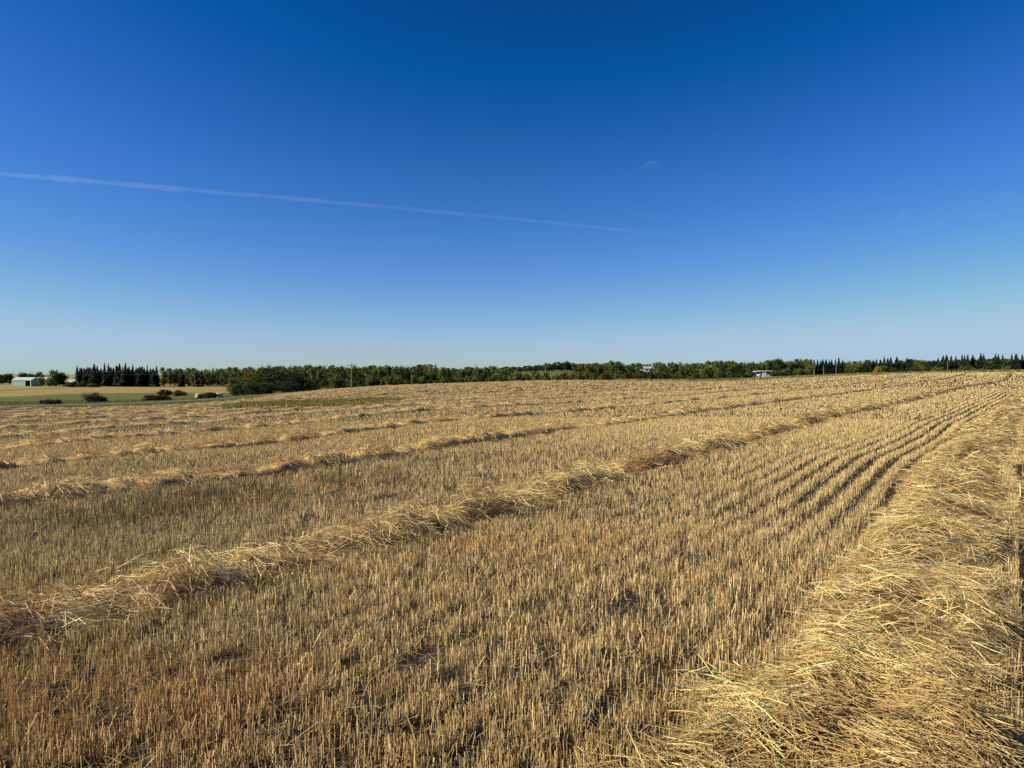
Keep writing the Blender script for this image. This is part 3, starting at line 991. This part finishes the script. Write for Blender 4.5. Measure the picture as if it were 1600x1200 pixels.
for x0, x1, D, step, cols, where, grp in SECT:
    for layer in (0, 1):
        px = x0 + random.random() * step
        while px < x1:
            col = random.choice(cols)
            top = skytop(px) + (random.uniform(-.8, 2.2) if layer else random.uniform(1.5, 6.5))
            d = D + (26 if layer else 0) + random.uniform(-6, 8)
            kd = 'aspen' if (random.random() < .72 and D < 600) else 'round'
            if not (960 < px < 1030 and layer == 0 and top < 582):
                lay = 'tall' if layer else 'shorter'
                plant(kd, 'leafy_tree', px, d, top, random.uniform(.55, .85) * step * (1.25 if kd == 'round' else 1), col,
                      '%s %s tree %s' % (lay, CN[col], where), grp)
            px += step * random.uniform(.75, 1.25)
# deep back file behind the farmhouse
for i in range(9):
    plant('round', 'leafy_tree', 985 + i * 6, 455, skytop(985 + i * 6) + random.uniform(-.5, 1.5), 6, 'green', 'green leafy tree rising right behind the half hidden farmhouse roof', 'trees behind the farmhouse')
for i, (px, top, hw) in enumerate([(992, 577, 6), (1019.5, 574, 3), (1028, 571, 5)]):
    plant('round', 'screen_tree', px, 402, top, hw, 'dark', 'dark tree partly hiding the farmhouse front, %s from the left' % nth(i), 'trees screening the farmhouse')
for i, px in enumerate((999, 1005, 1011, 1017)):
    plant('shrub', 'screen_shrub', px, 385, 579.5 - 2.2 * (i % 2), 5, 'green' if i % 2 else 'dark', 'low bush in front of the farmhouse walls, %s from the left' % nth(i), 'bushes before the farmhouse', 'shrub')
# orange-tinged treetops left of the bungalow and above the thicket
for i, (px, top) in enumerate([(1162, 566), (1169, 566.5), (1176, 566)]):
    plant('round', 'leafy_tree', px, 320, top, 5, 'gold', 'yellowing treetop in the woods left of the white bungalow, %s of three' % nth(i), 'yellowing treetops by the bungalow')
# single taller crowns
for px, d, top, hw, col, kd, lab in [(1203, 338, 559.5, 8, 'green', 'round', 'tall round tree standing over the white bungalow roof'),
                                     (1216, 336, 558.5, 8, 'dark', 'round', 'tall dark tree, right partner of the one over the bungalow'),
                                     (955, 560, 562.5, 6, 'dark', 'round', 'dark tall crown standing out on the skyline left of the farmhouse'),
                                     (967, 560, 563.5, 7, 'dark', 'round', 'dark wide crown beside the one standing out on the skyline'),
                                     (886, 600, 564, 6, 'dark', 'round', 'highest tree on the ridge above the green meadow'),
                                     (1438, 330, 561, 9, 'olive', 'round', 'bright olive broad tree between the headland spruces')]:
    plant(kd, 'leafy_tree', px, d, top, hw, col, lab)
plant('shrub', 'yellow_bush', 1371.5, 300, 571, 6, 'yellow', 'bright yellow round bush in front of the headland spruces', None, 'bush')

# --- front shrubs along the hollow behind the crest
for x0, x1, d0, tops, cols, where, grp in [
        (522, 790, 205, (583, 592), ['dark', 'green', 'olive', 'dark'], 'in the hollow right of the tall power pole', 'shrubs in the hollow'),
        (775, 1000, 235, (576, 586), ['olive', 'green', 'olive', 'green', 'gold', 'rust'], 'in front of the green meadow', 'shrubs before the meadow'),
        (994, 1050, 250, (578, 583), ['dark', 'green'], 'below the half hidden farmhouse', 'shrubs below the farmhouse'),
        (1050, 1180, 285, (575, 588), ['dark', 'green'], 'at the foot of the woods between both houses', 'shrubs below the woods'),
        (1210, 1272, 300, (572, 582), ['dark', 'green'], 'along the lane right of the bungalow', 'shrubs along the lane'),
        (1380, 1605, 318, (568, 579), ['dark', 'green', 'olive'], 'at the foot of the headland spruces', 'shrubs below the headland spruces')]:
    px = x0
    while px < x1:
        col = random.choice(cols); hw = random.uniform(5, 9.5)
        plant('shrub' if random.random() < .6 else 'round', 'hollow_shrub', px, d0 + random.uniform(-14, 14), random.uniform(*tops), hw, col,
              '%s bushy shrub %s' % (CN.get(col, 'rust brown'), where), grp, 'shrub')
        px += hw * random.uniform(.9, 1.5)

# --- single spruces in the woods
for i, (px, top) in enumerate([(283, 578.5), (306, 577.5), (314.5, 577)]):
    plant('spruce', 'spruce_tree', px, 408, top, 5.5, 'spruce', 'lone dark spruce among the pale aspens, %s from the spruce row' % nth(i), 'spruces among the aspens')
SP_M = [(1273, 562), (1277.5, 561), (1282, 562), (1286, 560.5), (1291, 560.5), (1296, 561.5), (1300, 560.5), (1305, 560), (1311, 557), (1316, 560.5)]
for i, (px, top) in enumerate(SP_M):
    plant('spruce', 'spruce_tree', px, 345, top, random.uniform(4.6, 7), 'spruce', 'dark spruce behind the lane poles, %s from the bungalow side' % nth(i), 'spruces behind the lane poles')
SP_R = [(1352, 562.5), (1359, 561), (1364, 563), (1370, 560), (1376, 561), (1382, 556), (1387, 558.5), (1392, 557), (1401, 556.5), (1408, 563), (1416, 558), (1422.5, 560), (1459, 562), (1466, 557.5), (1472, 554.5), (1479, 553.5),
        (1486, 555), (1493, 555), (1503, 553), (1506.5, 553.5), (1512, 552.5), (1519, 553), (1532, 550.5), (1538, 552), (1553, 551), (1559, 552.5), (1566, 553), (1581, 551), (1588, 551.5), (1597, 553)]
for i, (px, top) in enumerate(SP_R):
    plant('spruce', 'spruce_tree', px, 332 + random.uniform(-6, 8), top, random.uniform(4.2, 9.2), 'spruce' if random.random() < .6 else 'bluish',
          'pointed spruce on the far headland, %s from the lane poles' % nth(i), 'headland spruces')

# ------------------------------------------------------------------ buildings and poles
def prism(pts, axis_vec):
    """Extrude a closed polygon (list of 3-D points) along axis_vec; returns verts, faces."""
    n = len(pts)
    V = [tuple(p) for p in pts] + [(p[0] + axis_vec[0], p[1] + axis_vec[1], p[2] + axis_vec[2]) for p in pts]
    Fc = [tuple(range(n))[::-1], tuple(range(n, 2 * n))] + [(i, (i + 1) % n, n + (i + 1) % n, n + i) for i in range(n)]
    return V, Fc


def part(name, shapes, mat, parent, bevel=0.0):
    bm = bmesh.new()
    for V, Fc in shapes:
        vs = [bm.verts.new(v) for v in V]
        for f in Fc: bm.faces.new([vs[i] for i in f])
    bmesh.ops.recalc_face_normals(bm, faces=bm.faces)
    if bevel:
        bmesh.ops.bevel(bm, geom=list(bm.edges), offset=bevel, segments=1, affect='EDGES')
    me = bpy.data.meshes.new(name); bm.to_mesh(me); bm.free()
    return link(name, me, mat, parent)


def box(x0, x1, y0, y1, z0, z1):
    return prism([(x0, y0, z0), (x1, y0, z0), (x1, y1, z0), (x0, y1, z0)], (0, 0, z1 - z0))


def metal_sheet(name, col, period):
    m, nt, out = new_mat(name)
    b = nt.nodes.new('ShaderNodeBsdfPrincipled'); b.inputs['Roughness'].default_value = .45
    b.inputs['Base Color'].default_value = col + (1,)
    tc = nt.nodes.new('ShaderNodeTexCoord'); wv = nt.nodes.new('ShaderNodeTexWave')
    wv.inputs['Scale'].default_value = 1.0 / period; wv.bands_direction = 'X'
    nt.links.new(tc.outputs['Object'], wv.inputs['Vector'])
    nz = nt.nodes.new('ShaderNodeTexNoise'); nz.inputs['Scale'].default_value = .7; nz.inputs['Detail'].default_value = 6
    nt.links.new(tc.outputs['Object'], nz.inputs['Vector'])
    mx = nt.nodes.new('ShaderNodeMix'); mx.data_type = 'RGBA'
    mx.inputs[6].default_value = tuple(c * .82 for c in col) + (1,); mx.inputs[7].default_value = tuple(min(1, c * 1.12) for c in col) + (1,)
    nt.links.new(nz.outputs['Fac'], mx.inputs[0]); nt.links.new(mx.outputs[2], b.inputs['Base Color'])
    bp = nt.nodes.new('ShaderNodeBump'); bp.inputs['Strength'].default_value = .5; bp.inputs['Distance'].default_value = .03
    nt.links.new(wv.outputs['Fac'], bp.inputs['Height']); nt.links.new(bp.outputs['Normal'], b.inputs['Normal'])
    nt.links.new(b.outputs[0], out.inputs['Surface'])
    return m


M['shed_green'] = metal_sheet('shed_green', (.10, .36, .25), .3)
M['shed_lit_side'] = metal_sheet('shed_lit_side', (.20, .36, .31), .3)  # paler copy of the shed green, sunlit tone put into the colour
M['roof_pale'] = metal_sheet('roof_pale', (.42, .46, .45), .4)
M['white'] = plain('white_paint', (.66, .66, .63), .6, .06, 1.5)
M['cream'] = plain('cream_paint', (.70, .64, .50), .6, .06, 1.5)
M['grey_wall'] = plain('grey_siding', (.36, .37, .38), .7, .1, 2)
M['grey_roof'] = plain('grey_shingle', (.30, .30, .31), .8, .15, 4)
M['dark_wall_and_shade'] = plain('dark_cladding_and_shade', (.03, .033, .042), .7, .2, 2)  # the outbuilding's own cladding, also painted shade in doorway and carport
M['glass'] = plain('window_glass', (.02, .024, .03), .08, .1, 1)
M['bale'] = plain('bale_hay', (.42, .35, .20), .9, .18, 9, bump=.5)


def gable_roof(name, parent, mat, x0, x1, hw, eave, apex, over=.35, th=.12):
    s = (apex - eave) / hw
    for sg in (-1, 1):
        e = hw + over
        pts = [(x0 - over, sg * e, eave - s * over), (x0 - over, 0, apex), (x0 - over, 0, apex + th), (x0 - over, sg * e, eave - s * over + th)]
        part('roof_panel', [prism(pts, (x1 - x0 + 2 * over, 0, 0))], mat, parent)


def window(parent, x0, x1, z0, z1, y, sg=-1):
    f = part('window', [box(x0 - .07, x1 + .07, y, y + sg * .05, z1, z1 + .07), box(x0 - .07, x1 + .07, y, y + sg * .05, z0 - .07, z0),
                        box(x0 - .07, x0, y, y + sg * .05, z0, z1), box(x1, x1 + .07, y, y + sg * .05, z0, z1)], M['white'], parent)
    part('pane', [box(x0, x1, y + sg * .003, y + sg * .02, z0, z1)], M['glass'], f)


# --- green shed
def green_shed():
    x, y = at(41, 380)
    root = empty('green_shed', (x, y, tz(x, y) - .1), R(-15))
    L, W2, EV, AP = 14.6, 3.1, 3.75, 5.35
    x0, x1 = -L / 2, L / 2
    door = x1 - 4.6
    part('wall', [box(x0, door, -W2, -W2 + .15, 0, EV)], M['shed_lit_side'], root)['label'] = 'long green wall with its sunlit pale teal painted in'
    part('door_header', [box(door, x1, -W2, -W2 + .15, EV - .35, EV)], M['shed_lit_side'], root)
    part('back_wall', [box(x0, x1, W2 - .15, W2, 0, EV)], M['shed_green'], root)
    for xe, sg in ((x0, 1), (x1 - .15, 1)):
        part('gable_wall', [prism([(xe, -W2, 0), (xe, W2, 0), (xe, W2, EV), (xe, 0, AP), (xe, -W2, EV)], (.15, 0, 0))], M['shed_green'], root)
    part('inner_partition', [box(door - .2, door, -W2 + .15, W2 - .15, 0, EV)], M['dark_wall_and_shade'], root)  # near black partition and floor paint the shade inside the doorway
    part('floor', [box(door, x1 - .15, -W2 + .1, W2 - .15, 0, .12)], M['dark_wall_and_shade'], root)
    gable_roof('roof', root, M['roof_pale'], x0, x1, W2, EV, AP)
    for cx, cy in ((x0, -W2), (x1, -W2), (x1, W2)):
        part('corner_trim', [box(cx - .16, cx + .16, cy - .16, cy + .16, 0, EV - .05)], M['white'], root)
    for sg in (-1, 1):
        d = (AP - EV) / W2
        pts = [(x1 + .36, 0, AP - .28), (x1 + .36, sg * (W2 + .35), EV - d * .35 - .28), (x1 + .36, sg * (W2 + .35), EV - d * .35 + .02), (x1 + .36, 0, AP + .02)]
        part('barge_board', [prism(pts, (.05, 0, 0))], M['white'], root)
    part('sliding_door', [box(door - .05, door + .5, -W2 - .14, -W2 - .05, .1, EV - .3)], M['shed_lit_side'], root)
    root.scale = (.9, .9, .92)
    prop(root, 'green metal shed with pale roof, white trim and dark open doorway', 'shed')

green_shed()


def simple_house(name, px, d, rz, L, W2, EV, AP, wall, roof, label, cat='house', windows=(), extra=None):
    x, y = at(px, d)
    root = empty(name, (x, y, tz(x, y) - .1), rz)
    x0, x1 = -L / 2, L / 2
    part('wall', [box(x0, x1, -W2, W2, 0, EV)], wall, root)
    for xe in (x0, x1 - .12):
        part('gable', [prism([(xe, -W2, EV + .002), (xe, W2, EV + .002), (xe, 0, AP)], (.12, 0, 0))], wall, root)
    gable_roof('roof', root, roof, x0, x1, W2, EV, AP)
    for a, b, c, e in windows:
        window(root, a, b, c, e, -W2 - .004)
    if extra: extra(root)
    prop(root, label, cat)
    return root


simple_house('farm_building', 66, 418, R(8), 9.5, 3.2, 3.6, 5.0, M['cream'], M['white'], 'white roofed farm building half hidden behind the yard trees', 'building',
             [(-3, -2, 1.2, 2.4), (1, 2, 1.2, 2.4)])
simple_house('small_outbuilding', 113, 386, R(-14), 4.6, 1.8, 2.7, 4.0, M['grey_wall'], M['grey_roof'], 'small grey roofed outbuilding peeking out before the first spruces', 'building', [(-.6, .4, 1.1, 1.9)])


def farmhouse_extra(root):
    # projecting porch gable and chimney
    p = part('porch', [box(-4.4, -2.2, -6.0, -4.006, 0, 3.1), prism([(-4.6, -6.2, 3.1), (-2.0, -6.2, 3.1), (-3.3, -6.2, 4.1)], (0, 2.19, 0))], M['white'], root)
    part('chimney', [box(3.0, 3.7, .3, 1.0, 5.3, 7.4)], M['white'], root)

simple_house('farmhouse', 1011, 425, R(-4), 9.0, 4.0, 4.9, 6.2, M['white'], M['grey_roof'], 'white farmhouse with grey roof half hidden in the woods', 'house',
             [(-3.9, -2.8, 3.3, 4.4), (-1.2, 0, 3.3, 4.4), (.8, 2.0, 3.3, 4.4), (3.0, 4.2, 3.3, 4.4), (.4, 1.6, .9, 2.2), (2.6, 4, .9, 2.2)], farmhouse_extra)


def bungalow():
    x, y = at(1192, 300)
    root = empty('white_bungalow', (x, y, tz(x, y) - .1), R(-6))
    part('wall', [box(-.9, 1.0, -3.0, -2.85, 0, 3.05)], M['white'], root)['label'] = 'bright white front wall beside the carport'
    part('house_body', [box(-.9, 4.0, -2.84, 3.0, 0, 3.05)], M['grey_wall'], root)
    part('back_wall', [box(-4.4, -.9, 2.8, 3.0, 0, 2.7)], M['dark_wall_and_shade'], root)  # carport shade put into the dark colour of this wall
    for px_ in (-4.3, -2.6):
        part('carport_post', [box(px_ - .08, px_ + .08, -3.0, -2.84, 0, 2.72)], M['white'], root)
    part('roof', [prism([(-5.0, -3.5, 2.74), (-.9, -3.5, 3.06), (4.4, -3.5, 3.10), (4.4, -3.5, 3.34), (-.9, -3.5, 3.36), (-5.0, -3.5, 2.98)], (0, 7.0, 0))], M['white'], root)
    window(root, 1.4, 3.7, 1.35, 2.85, -2.845)
    part('door', [box(-.4, .45, -3.03, -3.0, .1, 2.1)], M['grey_wall'], root)
    root.scale = (.76, .76, .86)
    prop(root, 'white flat roofed bungalow with dark carport at the wood edge', 'house')

bungalow()
simple_house('dark_outbuilding', 1228, 308, R(5), 2.6, 1.5, 2.4, 3.1, M['dark_wall_and_shade'], M['dark_wall_and_shade'], 'small dark outbuilding to the right of the bungalow', 'shed', [(-.5, .3, 1.0, 1.7)])


def white_tank():
    x, y = at(1187, 286)
    root = empty('white_tank', (x, y, tz(x, y)), R(20))
    bm = bmesh.new()
    bmesh.ops.create_uvsphere(bm, u_segments=16, v_segments=10, radius=.5)
    for v in bm.verts:
        v.co.x = v.co.x + (.55 if v.co.x > 0.01 else -.55 if v.co.x < -0.01 else 0); v.co.z += .85
    me = bpy.data.meshes.new('vessel'); bm.to_mesh(me); bm.free()
    for p in me.polygons: p.use_smooth = True
    link('vessel', me, M['white'], root)
    for sx in (-.5, .5):
        part('leg', [box(sx - .08, sx + .08, -.3, .3, -.05, .5)], M['grey_wall'], root)
    prop(root, 'small white tank standing in the grass before the bungalow carport', 'tank')

white_tank()


def pole(px, d, top_py, label, arm=True, rz=0.0):
    x, y = at(px, d); g = tz(x, y)
    H = EYE + (HZ - top_py) / F * d - g
    root = empty('power_pole', (x, y, g), rz)
    link('post', trunk_mesh('post', [((0, 0, -.3), .15, (0, 0, H), .10)]), M['pole_wood'], root)
    if arm:
        part('crossarm', [box(-1.15, 1.15, -.19, -.07, H - .75, H - .6)], M['pole_wood'], root)
        for ix in (-1.05, 0.55, 1.05):
            link('insulator', trunk_mesh('insulator', [((ix, -.13, H - .6), .05, (ix, -.13, H - .35), .06), ((ix, -.13, H - .45), .09, (ix, -.13, H - .40), .09)]), M['insulator'], root)
        link('top_pin', trunk_mesh('top_pin', [((0, 0, H), .04, (0, 0, H + .3), .05)]), M['insulator'], root)
    prop(root, label, 'power pole', 'wooden power poles')
    return (x, y, g + H)


pA = pole(549.5, 185, 567.5, 'tall wooden power pole with crossarm standing on the field crest', rz=.2)
pole(852.5, 300, 571.5, 'thin power pole rising before the green hillside meadow', rz=.4)
pole(1272, 275, 568.5, 'first of three power poles along the lane, nearest the bungalow', rz=.3)
pole(1287, 285, 572, 'shorter middle pole of the three along the lane', False)
pole(1306.5, 290, 567, 'farthest of the three lane poles, right of the dark spruces', rz=.3)
pole(1480.5, 300, 564.5, 'lone power pole in front of the headland spruces', rz=.5)
pB = pole(304.5, 398, 579, 'slim power pole standing at the aspen edge left of the thicket', rz=1.0)


def wire(p0, p1, sag, label):
    n = 24; P = []
    for i in range(n + 1):
        t = i / n
        P.append((p0[0] + (p1[0] - p0[0]) * t, p0[1] + (p1[1] - p0[1]) * t, p0[2] + (p1[2] - p0[2]) * t - sag * 4 * t * (1 - t)))
    o = link('power_line', trunk_mesh('power_line', [(P[i], .035, P[i + 1], .035) for i in range(n)]), M['wire'])
    prop(o, label, 'wire', 'overhead wires past the shed')


xw, yw = at(-260, 372)
wire((pB[0], pB[1], pB[2] - .3), (xw, yw, EYE + (HZ - 576) / F * 372), 1.2, 'upper overhead wire crossing the sky above the green shed')
wire((pB[0], pB[1], pB[2] - 1.9), (xw, yw, EYE + (HZ - 580.5) / F * 372), 1.2, 'lower overhead wire crossing the sky above the green shed')


def bale(px, d, rz, label):
    x, y = at(px, d)
    root = empty('round_bale', (x, y, tz(x, y) - .04), rz)
    rad, L = .50, .95
    bm = bmesh.new(); rings = []
    prof = [(-L / 2, rad * .55), (-L / 2 - .01, rad * .86), (-L / 2 + .09, rad), (0, rad * 1.012), (L / 2 - .09, rad), (L / 2 + .01, rad * .86), (L / 2, rad * .55)]
    g = np.random.default_rng(int(px))
    for xx, r in prof:
        rings.append([bm.verts.new((xx, math.cos(a) * r * (1 + g.normal(0, .012)), max(0.0, rad * .96 + math.sin(a) * r))) for a in np.linspace(0, 6.283, 24, endpoint=False)])
    for a, b in zip(rings[:-1], rings[1:]):
        for i in range(24): bm.faces.new((a[i], a[(i + 1) % 24], b[(i + 1) % 24], b[i]))
    bm.faces.new(rings[0]); bm.faces.new(rings[-1])
    bmesh.ops.recalc_face_normals(bm, faces=bm.faces)
    me = bpy.data.meshes.new('hay_roll'); bm.to_mesh(me); bm.free()
    for p in me.polygons: p.use_smooth = True
    link('hay_roll', me, M['bale'], root)
    rg = [(0, math.cos(a) * rad * 1.02, rad * .96 + math.sin(a) * rad * 1.02) for a in np.linspace(0, 6.283, 25)]
    for off in (-.35, 0, .35):
        link('twine', trunk_mesh('twine', [((p[0] + off, p[1], max(p[2], .0)), .012, (q[0] + off, q[1], max(q[2], .0)), .012) for p, q in zip(rg[:-1], rg[1:]) if max(p[2], q[2]) > .01]), M['cream'], root)
    prop(root, label, 'bale', 'round bales by the road')


bale(310, 126, R(70), 'pale round bale half hidden by the left side of the dark oval bush')
bale(343, 124, R(40), 'pale round bale standing clear, right of the dark oval bush')

# ------------------------------------------------------------------ contrail and cirrus (real vapour, nine kilometres up)
def vapour(name, dens):
    m, nt, out = new_mat(name)
    v = nt.nodes.new('ShaderNodeVolumePrincipled')
    v.inputs['Color'].default_value = (.72, .92, 1, 1); v.inputs['Density'].default_value = dens; v.inputs['Anisotropy'].default_value = .35  # cool tint in the colour stands for whiter sunlight at altitude
    nt.links.new(v.outputs[0], out.inputs['Volume'])
    return m


def sky_pt(px, py, alt=9000.0):
    e = (HZ - py) / F; d = alt / e
    return np.array([(px - 800) / F * d, d, alt])


def contrail():
    g = np.random.default_rng(5)
    ks = np.linspace(-.12, 1, 220)
    p0 = sky_pt(0, 272); p1 = sky_pt(1075, 369)
    V = []; Fc = []
    ax = (p1 - p0) / np.linalg.norm(p1 - p0); side = np.cross(ax, [0, 0, 1]); side /= np.linalg.norm(side)
    for i, t in enumerate(ks):
        c = p0 + (p1 - p0) * t
        w = np.interp(t, [-.12, 0, .45, .7, .9, 1], [150, 146, 128, 130, 105, 18]) * (.55 + .9 * float(fnoise(t * 42, 1.0, 63, 3)))
        dz = 60 * (float(fnoise(t * 26, 9.0, 65, 2)) - .5) + 160 * math.sin((t - .1) * 4.2) * .5
        for k in range(12):
            a = k * math.pi / 6
            V.append(c + side * math.cos(a) * w * 1.3 + np.array([0, 0, math.sin(a) * w * .8 + dz]))
    n = len(ks)
    for i in range(n - 1):
        for k in range(12):
            Fc.append([i * 12 + 12 + k, i * 12 + 12 + (k + 1) % 12, i * 12 + (k + 1) % 12, i * 12 + k])
    for i in (0, n - 1):
        Fc += [[i * 12, i * 12 + k, i * 12 + k + 1, i * 12 + k + 2] for k in (1, 3, 5, 7, 9)]
    o = link('contrail', np_mesh('contrail', np.array(V), np.array(Fc), smooth=True), vapour('contrail_vapour', .00023))
    prop(o, 'long thin white contrail slanting across the blue sky', 'contrail')

contrail()


def cirrus(px, py, wpx, hpx, tilt, seed, dens, label):
    g = np.random.default_rng(seed)
    c = sky_pt(px, py); sc = c[1] / F
    V = []; Fc = []
    for b in range(9):
        t = g.uniform(-.7, .7)
        bx = t * wpx * sc; bz = -t * wpx * sc * tilt + g.normal(0, hpx * .28) * sc
        rx = wpx * sc * g.uniform(.35, .8); rz_ = hpx * sc * g.uniform(.20, .42)
        o = len(V)
        for i in range(7):
            u = -math.pi / 2 + math.pi * i / 6
            for k in range(10):
                a = k * math.pi / 5
                V.append(c + np.array([bx + math.sin(u) * rx, b * 30.0 + math.cos(u) * math.cos(a) * rz_ * 1.5, bz - math.sin(u) * rx * tilt + math.cos(u) * math.sin(a) * rz_]))
        for i in range(6):
            for k in range(10):
                Fc.append([o + i * 10 + k, o + i * 10 + (k + 1) % 10, o + i * 10 + 10 + (k + 1) % 10, o + i * 10 + 10 + k])
    o = link('cirrus_wisp', np_mesh('cirrus_wisp', np.array(V), np.array(Fc), smooth=True), vapour('cirrus_vapour', dens))
    prop(o, label, 'cloud', 'faint cirrus wisps')

cirrus(1015, 258, 17, 8, -.22, 1, .00030, 'brightest small cirrus wisp, high to the right of the contrail')
cirrus(1215, 252, 28, 5, -.12, 2, .00016, 'very faint stretched cirrus wisp, higher up beyond the bright one')
cirrus(1409, 339, 8, 7, -.6, 3, .0003, 'tiny faint cirrus wisp low on the right of the sky')

# ------------------------------------------------------------------ tell alike neighbours apart by their order
same = {}
for o in bpy.data.objects:
    if o.parent is None and 'label' in o and 'category' in o:
        same.setdefault(o['label'], []).append(o)
for lab, os_ in same.items():
    if 1 < len(os_) <= 30:
        os_.sort(key=lambda o: o.location.x / max(o.location.y, 1))
        for i, o in enumerate(os_):
            new = '%s, %s from left' % (lab.rstrip(), nth(i))
            if len(new.split()) <= 16: o['label'] = new
